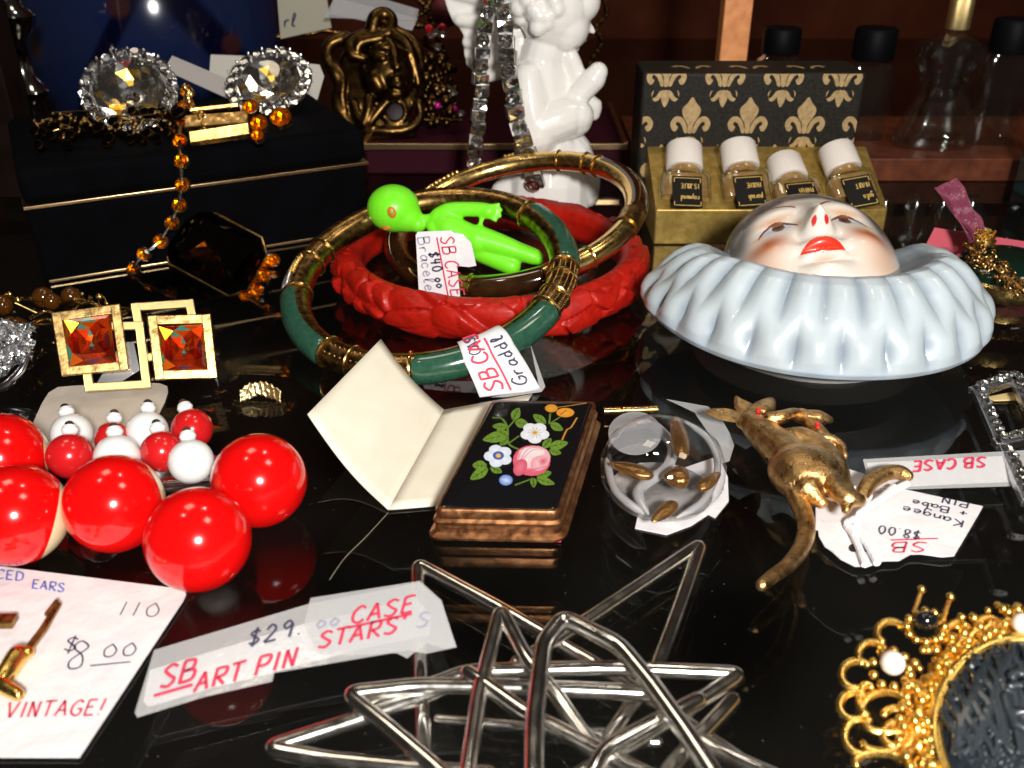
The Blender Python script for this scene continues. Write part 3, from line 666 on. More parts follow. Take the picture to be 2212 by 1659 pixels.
def stack(rings, name, m, parent, cap=True, **k):
    b = MB(); n = len(rings[0]); vs = [p for r in rings for p in r]; fs = [(i*n+j, i*n+(j+1) % n, (i+1)*n+(j+1) % n, (i+1)*n+j) for i in range(len(rings)-1) for j in range(n)]
    if cap: fs += [tuple(range(n)), tuple(len(vs)-n+j for j in range(n))]
    b.add(vs, fs); return b.build(name, m, parent, **k)
stack([rrect(hx+g, hy+g, r, z*.66) for g, r, z in ((.10, .2, .06), (.14, .2, .10), (.14, .2, .16), (.06, .16, .24), (.05, .16, .34))], 'flange', m_copper, t)
stack([rrect(hx+g, hy+g, r, z*.65) for g, r, z in ((.03, .15, .33), (.05, .15, .36), (.04, .15, .44), (.075, .15, .50), (.075, .15, .56), (.03, .13, .62), (.035, .13, .82), (.01, .11, .885), (-.03, .09, .895))], 'lid_side', m_copper, t)
stack([rrect(hx+g, hy+g, r, z*.652) for g, r, z in ((-.03, .09, .86), (-.03, .09, .897), (-.05, .08, .912), (-.10, .06, .92))], 'enamel_top', m_black, t)
# painted motif: flat enamel shapes, layered
pb = MB(); lay = [0]
def zmap(x, y): return (x*.463+640, y*.463+708.3)          # close-up measurements of the lid
def blobpoly(cx, cy, pts, col, col2=None):
    lay[0] += 1; off = .004+.00025*lay[0]; q = [pl.at(*zmap(x, y), off) for x, y in pts]; c = pl.at(*zmap(cx, cy), off+.0004); n = len(q)
    pb.add(q+[c], [(i, (i+1) % n, n) for i in range(n)], [col]*n+[col2 or col])
def leaf(x0, y0, x1, y1, w, col=(.13, .24, .025), dk=(.02, .05, .01)):
    dx, dy = x1-x0, y1-y0; L = math.hypot(dx, dy); nx, ny = -dy/L, dx/L
    pr = [(0, 0), (.2, .75), (.45, 1), (.75, .7), (1, 0), (.75, -.7), (.45, -1), (.2, -.75)]
    pts = [(x0+dx*s+nx*w*k, y0+dy*s+ny*w*k) for s, k in pr]
    q = catmull([Vector((a, b_, 0)) for a, b_ in pts], 3, True); blobpoly((x0+x1)/2, (y0+y1)/2, [(p.x, p.y) for p in q], col, tuple(c*1.45 for c in col))
    line([(x0, y0), (x0+dx*.9, y0+dy*.9)], 5, dk)
    for s in (.3, .55): line([(x0+dx*s, y0+dy*s), (x0+dx*(s+.2)+nx*w*.6, y0+dy*(s+.2)+ny*w*.6)], 3, dk); line([(x0+dx*s, y0+dy*s), (x0+dx*(s+.2)-nx*w*.6, y0+dy*(s+.2)-ny*w*.6)], 3, dk)
def line(pts, w, col):
    lay[0] += 1; q = catmull([Vector((a, b_, 0)) for a, b_ in pts], 5); pb.ribbon([pl.at(*zmap(p.x, p.y), .004+.00025*lay[0]+.0006) for p in q], pl.n, w*.463*pl.k(1100, 980), col)
def oval(cx, cy, rx, ry, col, col2=None, n=20, rot=0):
    blobpoly(cx, cy, [(cx+rx*math.cos(a)*math.cos(rot)-ry*math.sin(a)*math.sin(rot), cy+rx*math.cos(a)*math.sin(rot)+ry*math.sin(a)*math.cos(rot)) for a in np.linspace(0, 2*math.pi, n+1)[:-1]], col, col2)
GRN = (.11, .20, .022)
line([(915, 420), (960, 425), (985, 470), (990, 540), (1045, 570)], 12, GRN); line([(985, 470), (1020, 430)], 9, GRN); line([(1040, 505), (990, 540)], 9, GRN)
line([(1180, 450), (1185, 400)], 9, GRN); line([(1180, 450), (1240, 410)], 9, GRN); line([(1100, 700), (1105, 740)], 10, GRN); line([(1020, 735), (1100, 705)], 9, GRN)
line([(1220, 372), (1290, 362), (1355, 352)], 6, (.55, .26, .03)); line([(1240, 525), (1262, 478), (1282, 465), (1310, 420)], 8, (.55, .26, .03))
for l in ((1010, 430, 1040, 375, 22), (1020, 440, 1085, 455, 22), (985, 465, 915, 460, 17), (985, 500, 870, 525, 26), (990, 510, 935, 480, 18), (985, 520, 950, 550, 16), (1165, 450, 1105, 408, 20), (1185, 452, 1245, 480, 19), (1150, 565, 1190, 520, 18), (1180, 560, 1268, 540, 22), (1180, 575, 1235, 590, 18), (890, 650, 822, 645, 24), (895, 660, 812, 712, 24), (905, 655, 960, 680, 18), (1120, 700, 1190, 680, 20), (1120, 710, 1205, 735, 18), (1105, 705, 1108, 752, 15)): leaf(*l)
oval(1190, 382, 30, 19, (.62, .24, .02), (.75, .36, .03)); oval(1255, 402, 42, 22, (.70, .26, .02), (.85, .40, .04)); line([(1230, 412), (1262, 392)], 6, (.35, .03, .01))
for i in range(5):
    a = 2*math.pi*i/5+.3; oval(1113+36*math.cos(a), 497+27*math.sin(a), 33, 23, (.72, .74, .80), (.85, .85, .86), rot=0)
oval(1113, 496, 14, 10, (.75, .55, .12), (.62, .14, .04))
for i in range(10): a = 2*math.pi*i/10; line([(1113+16*math.cos(a), 496+12*math.sin(a)), (1113+34*math.cos(a), 496+25*math.sin(a))], 2.5, (.25, .25, .33))
for i in range(5):
    a = 2*math.pi*i/5+.6; oval(943+36*math.cos(a), 606+30*math.sin(a), 32, 24, (.62, .70, .82), (.80, .84, .88))
oval(943, 604, 26, 20, (.05, .09, .38), (.10, .14, .45)); oval(943, 605, 12, 10, (.75, .45, .10), (.75, .50, .12))
oval(1098, 628, 88, 72, (.66, .09, .15), (.78, .30, .36)); oval(1110, 612, 76, 54, (.78, .36, .42), (.85, .62, .65)); oval(1075, 620, 44, 46, (.82, .50, .54), (.85, .70, .72), rot=.5)
oval(1135, 640, 44, 34, (.78, .30, .36), (.84, .55, .58), rot=-.4); oval(1152, 632, 30, 22, (.80, .42, .47), (.62, .07, .13), rot=-.5); oval(1045, 660, 30, 42, (.62, .08, .14), (.72, .20, .26), rot=.5)
oval(1100, 588, 60, 22, (.84, .66, .68), (.85, .74, .74))
for s in (0, 1, 2): line([(1030+s*14, 640-s*10), (1060+s*22, 570+s*4), (1130+s*10, 560+s*8)], 3, (.60, .10, .16))
line([(1060, 690), (1110, 670), (1165, 655)], 4, (.58, .07, .13))
oval(978, 720, 32, 25, (.10, .20, .60), (.55, .65, .82))
for _ in range(5): line([(955+_*10, 712+_*3), (985+_*4, 728)], 2, (.6, .68, .82))
pb.build('painted_flowers', m_enamel, t, smooth=False, fix=False)
b = MB(); b.prism([P(1135, 1166, .05), P(1212, 1168, .05), P(1205, 1150, .06), P(1140, 1150, .06)], (0, 0, -.03)); tag(b.build('red_tag', m_inkred, smooth=False), 'scrap of red paper sticking out from under the enamel flower box', 'paper scrap')

# ================================================================== LUCITE DOME
pc = P(1432, 1003, .62)
t = thing('lucite_dome', (pc.x, pc.y, 0), 'clear domed glass cabochon with gold seeds inside, between flower box and kangaroo pin', 'paperweight')
b = MB(); b.lathe([(.3, .03), (.74, .03), (.93, .14), (1.04, .38), (1.04, .68), (.92, .98), (.69, 1.2), (.4, 1.33), (.15, 1.375), (.01, 1.38)], 64, Matrix.Translation((pc.x, pc.y, 0))); b.build('dome', m_dome, t, angle=60)
b = MB(); n_ = 30
vs = []; 
for j in range(48):
    a = 2*math.pi*j/48
    vs.append((pc.x+.86*math.cos(a), pc.y+.86*math.sin(a), .09))
b.prism(vs, (0, 0, -.02)); b.build('backing', mat('grey_pearl_film', (.52, .50, .48), .35, .25, coat=.5, var=(1.1, (.35, .34, .34)), bump=('noise', 1.5, .6, .2)), t)
sw = MB()
for pts, w in (([(1330, 935), (1400, 915), (1450, 960), (1440, 1010), (1380, 1060), (1400, 1110)], 13), ([(1480, 910), (1530, 950), (1550, 1010), (1520, 1080), (1460, 1120)], 8), ([(1310, 990), (1330, 1060), (1390, 1110)], 9)):
    q = catmull([P(u, v, .35) for u, v in pts], 8); sw.tube(q, [.02]+[w*.0078]*6+[.02], 10)
sw.build('inner_swirl', mat('shell_film', (.60, .60, .60), .2, .4, coat=.6), t)
b = MB(); b.prism([P(1372+58*math.cos(a), 935+46*math.sin(a), .42-.05*math.sin(a)) for a in np.linspace(0, 6.283, 29)[:-1]], (0, 0, -.02)); b.build('reflection_patch', clear('reflection_film', (.9, .9, .9), .12, .1, haze=.34, hazecol=(.7, .7, .7), bump=(3, .3)), t)  # milky disc put in for the bright reflection on the dome's upper left
def seed(u0, v0, u1, v1, w, z=.55, m=m_bronze):
    a, c = P(u0, v0, z), P(u1, v1, z); d = c-a; L = d.length; x = d.normalized(); n = Vector((0, 0, 1)); y = n.cross(x)
    b = MB(); b.ell((0, 0, 0), 1, 20, 12)
    kk = w*.0078
    for v in b.v:
        tx = 1+.35*v.x; v2 = (a+c)/2+x*v.x*L*.5+y*v.y*kk*tx+n*v.z*kk*.7*tx; v.x, v.y, v.z = v2
    return b.build('gold_seed', m, t)
m_seed = mat('seed_gold', (.34, .17, .05), .2, .8, coat=.5, bump=('wave', 12, .3, .01))
for s in ((1460, 895, 1475, 990, 20, .75), (1316, 1000, 1412, 1030, 19, .55), (1432, 1030, 1490, 1032, 29, .6), (1556, 1020, 1510, 1058, 15, .5), (1408, 1128, 1460, 1085, 16, .45)): seed(*s, m=m_seed)
pts = [(1552, 985), (1572, 1030), (1574, 1082), (1545, 1118), (1530, 1110), (1494, 1134), (1440, 1154), (1372, 1140), (1390, 1060), (1450, 1020)]
sheet('paper_tag', pts, flat(.03), m_paper, t, .02)
sheet('tape', [(1440, 862), (1530, 878), (1562, 910), (1576, 935), (1586, 962), (1576, 995), (1560, 1000), (1540, 950), (1500, 890)], flat(.10), m_tape, t, .01)
b = MB(); q = [P(1305, 888, .15), P(1420, 884, .15)]; b.tube(q, .075, 12); tag(b.build('brass_rod', m_gold), 'short shiny brass bar lying behind the enamel flower box', 'brass bar')

# ================================================================== KANGAROO PIN
pl = flat(.45); zk = lambda x, y: (x*.3441+1450.8, y*.3441+810.7)
t = thing('kangaroo_pin', P(1740, 1010), 'gold kangaroo and joey brooch with red eyes and long curved tail', 'brooch')
def kb(b, pts, n=4): blob(b, pl, [(*zk(p[0], p[1]), p[2]*.3441, *(p[3:4])) for p in pts], n)
b = MB()
kb(b, [(445, 300, 40), (510, 275, 70, .03), (570, 238, 72, .05), (608, 198, 48, .05), (626, 172, 20, .05)]); kb(b, [(560, 260, 60, .1), (600, 215, 40, .1)])
kb(b, [(505, 300, 78), (565, 360, 98), (645, 430, 116), (720, 500, 130), (780, 560, 140)])
kb(b, [(690, 430, 90), (800, 425, 105), (900, 470, 105), (990, 550, 98), (1040, 650, 82), (1020, 730, 66)])
kk = pl.k(1740, 1010)*.3441; b.ell(pl.at(*zk(840, 620), .12), (205*kk, 215*kk, 135*kk)); b.ell(pl.at(*zk(780, 620), .0), (170*kk, 230*kk, 120*kk))
kb(b, [(860, 740, 95, .05), (940, 800, 40)])
kb(b, [(610, 345, 46, .24), (680, 345, 44, .28), (745, 320, 34, .28), (780, 305, 26, .24)])
kb(b, [(1020, 640, 60), (1090, 700, 50), (1120, 760, 40)])
kb(b, [(960, 660, 75, .15), (1020, 760, 62, .15), (1090, 820, 58, .15), (1170, 820, 42, .12)]); kb(b, [(1100, 800, 62, .12), (1090, 870, 30, .08)])
kb(b, [(900, 700, 70, .1), (910, 790, 30, .05)])
b.build('body', m_goldsat, t, voxel=.018, iters=3)
b = MB(); kb(b, [(770, 690, 75, -.05), (815, 790, 62, -.1), (850, 880, 57, -.12), (850, 960, 56, -.12), (810, 1070, 53, -.1), (730, 1170, 48, -.08), (640, 1240, 45, -.06), (570, 1300, 40, -.05)], 6); b.build('tail', m_goldsat, t)
b = MB(); kb(b, [(1200, 740, 45, -.1), (1240, 680, 52), (1330, 630, 50, .03), (1420, 615, 46, .03), (1480, 630, 38)], 6); b.build('far_foot', m_goldsat, t)
for pts in ([(205, 245), (260, 225), (350, 225), (420, 250), (450, 290), (410, 315), (310, 295), (250, 275)], [(400, 145), (440, 165), (515, 205), (490, 250), (440, 262), (395, 225), (390, 175)]):
    q = catmull([Vector((*zk(*p), 0)) for p in pts], 4, True); cu, cv = sum(p.x for p in q)/len(q), sum(p.y for p in q)/len(q)
    b = MB(); n = len(q); ed = [pl.at(p.x, p.y, .06) for p in q]; mid = [pl.at(cu+(p.x-cu)*.6, cv+(p.y-cv)*.6, .11) for p in q]; bt = [pl.at(cu+(p.x-cu)*.6, cv+(p.y-cv)*.6, -.0) for p in q]
    c1 = pl.at(cu, cv, .05); c2 = pl.at(cu, cv, -.05)
    b.add(ed+mid+bt+[c1, c2], [(i, (i+1) % n, n+(i+1) % n, n+i) for i in range(n)]+[(n+i, n+(i+1) % n, 3*n) for i in range(n)]+[((i+1) % n, i, 2*n+i, 2*n+(i+1) % n) for i in range(n)]+[(2*n+(i+1) % n, 2*n+i, 3*n+1) for i in range(n)])
    b.build('ear', m_goldsat, t)
b = MB(); b.ell(pl.at(*zk(545, 222), .0)+(EYE-pl.at(*zk(545, 222))).normalized()*.54, .048, 12, 8); b.build('red_eye', m_ruby, t)
b = MB(); kb(b, [(785, 300, 40, .14), (850, 318, 54, .17), (915, 318, 50, .17), (985, 322, 24, .14)]); kb(b, [(870, 345, 48, .12), (920, 385, 46, .1), (960, 425, 50, .06), (1000, 455, 40)]); kb(b, [(740, 285, 16, .12), (800, 265, 20, .14), (860, 290, 22, .15)])
kb(b, [(900, 440, 22, .14), (980, 440, 28, .16), (1060, 470, 26, .1), (1085, 520, 22, .05)])
joey = b.build('joey', m_goldsat, t, voxel=.02, iters=3)
b = MB(); b.ell(pl.at(*zk(915, 312))+(EYE-pl.at(*zk(915, 312))).normalized()*.48, .05, 12, 8); b.build('joey_eye', m_ruby, joey)
# its tag
pl = flat(.10)
t = thing('scalloped_tag', P(1950, 1130), 'white scalloped price tag tied with string to the kangaroo pin', 'price tag')
edge = [(905, 800), (985, 690), (1085, 580), (1200, 615), (1350, 690), (1955, 822), (1940, 850), (1775, 1130), (1700, 1137), (1560, 1118), (1500, 1120), (1430, 1160), (1330, 1162), (1240, 1195), (1150, 1195), (1060, 1150), (1005, 1100), (960, 1070), (925, 1010), (920, 970), (905, 965)]
sheet('paper', [zk(*p) for p in edge], pl, m_paper, t)
for txt, o, du, dv, w, mm, un in (('SB', (1605, 1050), (-150, 2), (-20, 62), .032, m_inkred, (-.25, 1.3, 1.42, 1.2)), ('$8.00', (1570, 985), (-82, -12), (-12, 52), .026, m_inkblk, None), ('Kangee', (1838, 918), (-100, -25), (-14, 42), .026, m_inkblk, None), ('& Babe', (1860, 858), (-92, -20), (-12, 36), .026, m_inkblk, None), ('PIN', (1872, 804), (-92, -20), (-10, 34), .026, m_inkblk, None)):
    write('writing', txt, zk(*o), (du[0]*.3441, du[1]*.3441), (dv[0]*.3441, dv[1]*.3441), pl, w, mm, t, under=(un if un is None else (un[0], un[1]-.3, -.35, -.25)))
b = MB(); b.prism([pl.at(*zk(1140+30*math.cos(a), 1085+26*math.sin(a)), .004) for a in np.linspace(0, 6.28, 13)[:-1]], (0, 0, .001)); b.prism([pl.at(*zk(1215+36*math.cos(a), 1085+26*math.sin(a)), .004) for a in np.linspace(0, 6.28, 13)[:-1]], (0, 0, .001)); b.build('hole', m_hole, t, smooth=False)
b = MB(); m_string = mat('white_string', (.82, .80, .82), .9, bump=('noise', 20, .8, .03))
for pts in ([(1170, 760), (1230, 800), (1190, 880), (1100, 930), (1140, 1000), (1180, 1090), (1215, 1190)], [(1400, 700), (1330, 760), (1260, 810), (1180, 870), (1160, 960)], [(1130, 720), (1200, 710), (1240, 750), (1200, 800), (1130, 780)], [(1110, 950), (1180, 1000), (1250, 1100), (1290, 1180)], [(1480, 680), (1400, 720), (1300, 790)]):
    b.tube(catmull([flat(.35).at(*zk(*p)) if p[1] < 900 else flat(.16).at(*zk(*p)) for p in pts], 6), .06, 8)
b.build('string', m_string, t)

# ================================================================== RHINESTONE BUCKLE
pl = flat(.28); zb = zk
t = thing('rhinestone_buckle', P(2190, 960), 'silver square buckle set with rhinestones at the right edge of the shelf', 'buckle')
def bar(pl, a, c, w, h, name, m, parent, off=0):
    A_, C2 = pl.at(*a, off), pl.at(*c, off); d = C2-A_; L = d.length; x = d.normalized(); y = pl.n.cross(x)
    b = MB(); b.box(M_axes((A_+C2)/2, x, y, pl.n), (L/2+w/2, w/2, h/2)); return b.build(name, m, parent, bevel=.02, smooth=False)
TL, TR, BR, BL = (1925, 100), (2150, 15), (2340, 390), (2060, 445); TC = (2150, 15)
segs = [((1915, 100), (2160, 20)), ((1925, 110), (2068, 430)), ((2068, 430), (2320, 380)), ((2160, 20), (2320, 380))]
rs = MB()
for a, c in segs:
    bar(pl, zb(*a), zb(*c), .24, .16, 'rail', m_silvertex, t)
    n = 8
    for i in range(n):
        q = zb(a[0]+(c[0]-a[0])*(i+.5)/n, a[1]+(c[1]-a[1])*(i+.5)/n); inst('rhinestone', g_round, t, Matrix.Translation(pl.at(*q, .15)) @ Matrix.Rotation(random.uniform(-.35, .35), 4, 'X') @ Matrix.Rotation(random.uniform(-.3, .3), 4, 'Y') @ Matrix.Scale(.105, 4))
bar(pl, zb(2100, 500), zb(2230, 800), .24, .16, 'rail', m_silvertex, t, .06)
for i in range(7):
    q = zb(2100+130*(i+.5)/7, 500+300*(i+.5)/7); inst('rhinestone', g_round, t, Matrix.Translation(pl.at(*q, .21)) @ Matrix.Rotation(random.uniform(-.35, .35), 4, 'X') @ Matrix.Rotation(random.uniform(-.3, .3), 4, 'Y') @ Matrix.Scale(.105, 4))
b = MB(); b.prism([P(2133, 857, .05), P(2230, 838, .05), P(2230, 862, .05), P(2148, 864, .05)], (0, 0, -.03)); tag(b.build('gold_card', mat('cream_gold_card', (.75, .55, .25), .4)), 'strip of cream gold card lying inside the rhinestone buckle', 'card')
pl = Plane(P(2000, 1050, .22), (0, -.25, 1))
t = thing('taped_tag', pl.at(2030, 1060), 'white paper strip tag under clear tape fastened to the rhinestone buckle', 'price tag')
sheet('paper', [(1872, 1000), (2165, 985), (2185, 1040), (1892, 1053)], pl, m_paper, t, .015)
sheet('tape', [(1864, 993), (2240, 972), (2240, 1049), (1880, 1060)], pl, m_tape, t, .008, off=.012)
write('writing', 'SB CASE', (2130, 988), (-32, 2.0), (-3, 22), pl, .045, m_inkred, t, off=.02)

# ================================================================== STAR PIN
zs = lambda x, y: (x*.5016+554.7, y*.5016+1152.1)
t = thing('star_pin', P(1100, 1560), 'silver wire art pin of several overlapping open five-pointed stars', 'brooch')
def star_wire(pts, hs, r=.103):
    q = [flat(h).at(*zs(*p)) for p, h in zip(pts, hs)]; out = []
    for i, p in enumerate(q):                     # bend each corner tightly
        if i in (0, len(q)-1): out.append(p); continue
        a = (q[i-1]-p); c = (q[i+1]-p); s = min(.17, a.length*.3, c.length*.3)
        for k in range(7):
            tt = k/6; A_, B2 = p+a.normalized()*s, p+c.normalized()*s; out.append(A_*(1-tt)**2+p*2*tt*(1-tt)+B2*tt*tt)
    fin = []
    for i in range(len(out)-1):
        L = (out[i+1]-out[i]).length; n = max(1, int(L/.25)); fin += [out[i].lerp(out[i+1], k/n) for k in range(n)]
    fin.append(out[-1])
    b = MB(); b.tube(fin, r, 14, round_ends=True); return b.build('star_wire', m_silver, t, angle=60)
star_wire([(730, 1120), (705, 600), (690, 130), (1040, 320), (1450, 560), (1760, 760), (2110, 1000)], [.2, .22, .25, .25, .22, .2, .2])
star_wire([(1120, 560), (1300, 455), (1915, 45), (1800, 370), (1715, 600), (1610, 740), (1480, 940), (1420, 1120)], [.3, .3, .3, .28, .28, .25, .2, .2])
star_wire([(470, 760), (910, 595), (1500, 580), (2090, 605), (1850, 760), (1440, 1010), (1250, 1130)], [.4, .48, .5, .5, .5, .45, .42])
star_wire([(1720, 690), (1040, 660), (700, 655), (385, 690), (560, 830), (760, 1000), (900, 1130)], [.55, .55, .55, .55, .55, .52, .5])
star_wire([(890, 1140), (960, 680), (1050, 325), (1160, 540), (1290, 700), (1400, 860), (1600, 1080)], [.55, .62, .7, .68, .6, .5, .45])
star_wire([(910, 600), (1150, 770), (1480, 940), (1750, 1080)], [.62, .62, .6, .6])
star_wire([(860, 650), (470, 790), (40, 928), (300, 975), (700, 1015), (1000, 1040)], [.4, .4, .42, .42, .42, .42])
star_wire([(1700, 1120), (1850, 930), (2050, 720)], [.35, .4, .45]); star_wire([(1920, 900), (2050, 970), (2230, 1050)], [.5, .5, .5])
star_wire([(780, 800), (1140, 830), (1500, 880), (1730, 900)], [.2, .2, .2, .2], .06)
star_wire([(1190, 1180), (1195, 800), (1235, 470), (1320, 362), (1560, 480), (1700, 650), (1850, 860), (1960, 1030), (2060, 1180)], [.85, .9, .92, .95, .92, .9, .88, .86, .85], .115)
star_wire([(1420, 1080), (1500, 930), (1760, 790), (1900, 720)], [.7, .72, .74, .74])
# star tag
za = lambda x, y: (x*.463, y*.463+1194.8)
pl = Plane(P(600, 1440, .35), (.0, -.12, 1))
t = thing('long_tag', pl.at(600, 1520), 'long paper price tag wrapped in clear tape leading to the star pin', 'price tag')
sheet('paper', [za(*p) for p in ((700, 545), (1000, 455), (1420, 330), (1600, 290), (1940, 205), (2010, 290), (2005, 380), (1700, 440), (1280, 550), (960, 635), (690, 715), (668, 690))], pl, m_paper, t, .015)
sheet('tape', [za(*p) for p in ((720, 455), (1440, 240), (1960, 140), (2060, 230), (2130, 440), (1990, 470), (1900, 455), (1280, 560), (1270, 600), (960, 670), (640, 768), (630, 745))], pl, m_tape, t, .008, off=.012)
sheet('tape', [za(*p) for p in ((1450, 215), (1960, 135), (2060, 225), (2128, 440), (2090, 452), (1990, 420), (1900, 495), (1850, 470), (1480, 480), (1420, 330))], pl, m_tape, t, .008, off=.024)
f = .463
for txt, o, du, dv, mm, w, un in (('SB', (745, 640), (110, -28), (30, -105), m_inkred, .045, (-.1, .95, -.28, -.22)), ('ART PIN', (905, 655), (102, -27), (24, -86), m_inkred, .042, None), ('$29.', (1155, 445), (98, -24), (16, -78), m_inkblk, .034, None), ('oo', (1475, 360), (100, -18), (10, -70), m_inkgrey, .03, None), ('CASE', (1635, 340), (98, -20), (20, -78), m_inkred, .042, (-.02, .95, -.18, -.12)), ("STARS'", (1480, 455), (98, -20), (18, -76), m_inkred, .042, None), ('S', (1940, 360), (90, -18), (16, -70), m_inkgrey, .03, None)):
    write('writing', txt, za(*o), (du[0]*f, du[1]*f), (dv[0]*f, dv[1]*f), pl, w, mm, t, off=.032, under=un)

# ================================================================== EARRING CARD
pl = flat(.06)
t = thing('earring_card', P(100, 1600), 'white earring card with handwritten price and red VINTAGE at the lower left', 'card')
sheet('paper', [(-260, 1196), (0, 1223), (392, 1272), (402, 1282), (396, 1296), (171, 1635), (-260, 1634)], pl, m_paper, t)
write('printing', 'PIERCED', za(-176, 100), (58*f, 7*f), (6*f, -42*f), pl, .028, m_inkblue, t, gap=.14, jit=0)
write('printing', 'EARS', za(148, 165), (52*f, 7*f), (6*f, -40*f), pl, .028, m_inkblue, t, gap=.14, jit=0)
write('writing', '110', za(545, 290), (118*f, 6*f), (22*f, -62*f), pl, .02, m_inkblk, t)
write('writing', '$', za(290, 465), (110*f, 0), (22*f, -75*f), pl, .024, m_inkblk, t); write('writing', '8', za(300, 545), (170*f, -8*f), (40*f, -130*f), pl, .024, m_inkblk, t)
write('writing', '00', za(470, 490), (120*f, -8*f), (20*f, -60*f), pl, .022, m_inkblk, t, under=(-.2, .8, -.6, -.5))
write('writing', 'VINTAGE!', za(20, 772), (84*f, -3*f), (26*f, -72*f), pl, .03, m_inkred, t)
pg = flat(.22)
def zpl(x, y): return za(x, y)
t = thing('pistol_earring', P(50, 1470), 'tiny gold long-barrelled pistol earring pinned to the white card', 'earring')
b = MB(); b.tube([pg.at(*za(270, 240)), pg.at(*za(200, 360)), pg.at(*za(128, 455))], [.05, .055, .06], 10); b.build('barrel', m_bronze, t)
b = MB(); b.tube([pg.at(*za(218, 300), .05), pg.at(*za(268, 235), .05)], .03, 8); b.build('sight', m_bronze, t)
b = MB(); blob(b, pg, [(*za(130, 465), 14), (*za(85, 480), 24), (*za(30, 560), 22), (*za(0, 600), 17)]); b.build('frame', m_goldfil, t, voxel=.02, iters=3)
b = MB(); blob(b, pg, [(*za(-15, 590), 16), (*za(30, 630), 17), (*za(85, 660), 14)]); b.build('grip', m_goldfil, t, voxel=.02, iters=3)
b = MB(); b.tube(catmull([pg.at(*za(20, 560)), pg.at(*za(60, 570)), pg.at(*za(50, 600))], 6), .02, 8); b.build('trigger', m_bronze, t)
t2 = thing('pistol_earring', P(-20, 1380), 'part of a second gold pistol earring cut by the left edge of the card', 'earring')
b = MB(); bar(pg, za(-60, 320), za(35, 318), .2, .12, 'grip', m_bronze, t2)

# ================================================================== CAMEO BROOCH
zc = lambda x, y: (x*.267+1621.5, y*.267+1237.4)
pl = Plane(P(2182, 1584, .45), (-.1, -.25, 1)); kc = pl.k(2182, 1584)*.267
t = thing('cameo_brooch', P(2100, 1620), 'ornate gold filigree brooch with pearls and a dark slate cameo', 'brooch')
cx, cy = 2130, 1330
def camz(X, Y): return .22+.30*math.sqrt(max(0, 1-((X-cx)/640)**2-((Y-cy)/700)**2))
def cam_pt(i, j):
    a = 2*math.pi*j; r = math.sin(i*math.pi/2); X, Y = cx+640*r*math.cos(a), cy-700*r*math.sin(a)
    return pl.at(*zc(X, Y), camz(X, Y)+.012*math.sin(X*.05)*math.sin(Y*.04))
b = MB(); b.grid(cam_pt, 50, 120, cv=True); cm = b.build('cameo', m_cameodk, t)
b = MB()
def strand_c(pts, r): b.tube([pl.at(*zc(p.x, p.y), camz(p.x, p.y)+.02) for p in catmull([Vector((*q, 0)) for q in pts], 6)], [r*.35, r, r, r*.3], 8)
random.seed(14)
for k in range(15):
    x0 = 1520+k*50; pts = []
    for q in range(16): y = 640+q*66+random.uniform(-14, 14); pts.append((x0+30*math.sin(q*1.15+k*1.9)+max(0, (y-900))*.10+random.uniform(-10, 10), y))
    pts = [p for p in pts if ((p[0]-cx)/640)**2+((p[1]-cy)/700)**2 < .93 and ((p[0]-2090)/190)**2+((p[1]-1270)/250)**2 > 1]
    if len(pts) > 3: strand_c(pts, .062)
for k in range(16):
    X0, Y0, R0, ph = random.uniform(1560, 1930), random.uniform(760, 1560), random.uniform(45, 70), random.uniform(0, 6)
    strand_c([(X0+R0*(1-q/8*.75)*math.cos(ph+q/8*6), Y0+R0*(1-q/8*.75)*math.sin(ph+q/8*6)) for q in range(9)], .04)
b.build('carved_hair', m_cameo2, cm)
b = MB(); Mc = M_axes((0, 0, 0), Vector((1, 0, 0)), pl.n.cross(Vector((1, 0, 0))), pl.n).to_3x3()
b.ell(pl.at(*zc(2080, 1270), camz(2080, 1270)-.06), (180*kc, 240*kc, .12), 24, 14, Mc)
def fc_(pts, r, o=.1): b.tube([pl.at(*zc(*p), camz(*p)+o) for p in pts], r, 10, round_ends=True)
fc_([(2010, 1040), (2060, 1010), (2130, 1030)], .06, .10); fc_([(2120, 1100), (2150, 1200), (2165, 1260)], .05, .12); fc_([(2060, 1330), (2130, 1340)], .05, .10); fc_([(1990, 1120), (2060, 1110)], .05, .09); fc_([(1960, 1200), (1980, 1300), (2040, 1420), (2110, 1450)], .07, .06)
b.build('carved_face', m_cameo2, cm, voxel=.02, iters=4)
b = MB(); b.tube([pl.at(*zc(cx+660*math.cos(a), cy-720*math.sin(a)), .2) for a in np.linspace(0, 2*math.pi, 90)[:-1]], .10, 10, True); b.build('bezel', m_goldfil, t)
def loop(cx_, cy_, rx, ry, a0, a1, off=.1, r=.052):
    pts = [pl.at(*zc(cx_+rx*math.cos(math.radians(a)), cy_-ry*math.sin(math.radians(a))), off) for a in np.linspace(a0, a1, 26)]
    b = MB(); b.tube(pts, r, 8, round_ends=True)
    for i in range(0, 26): 
        n = pl.n; b.ell(pts[i]+n*r*.75, r*.5, 7, 5)
    return b.build('filigree_loop', m_goldfil, t)
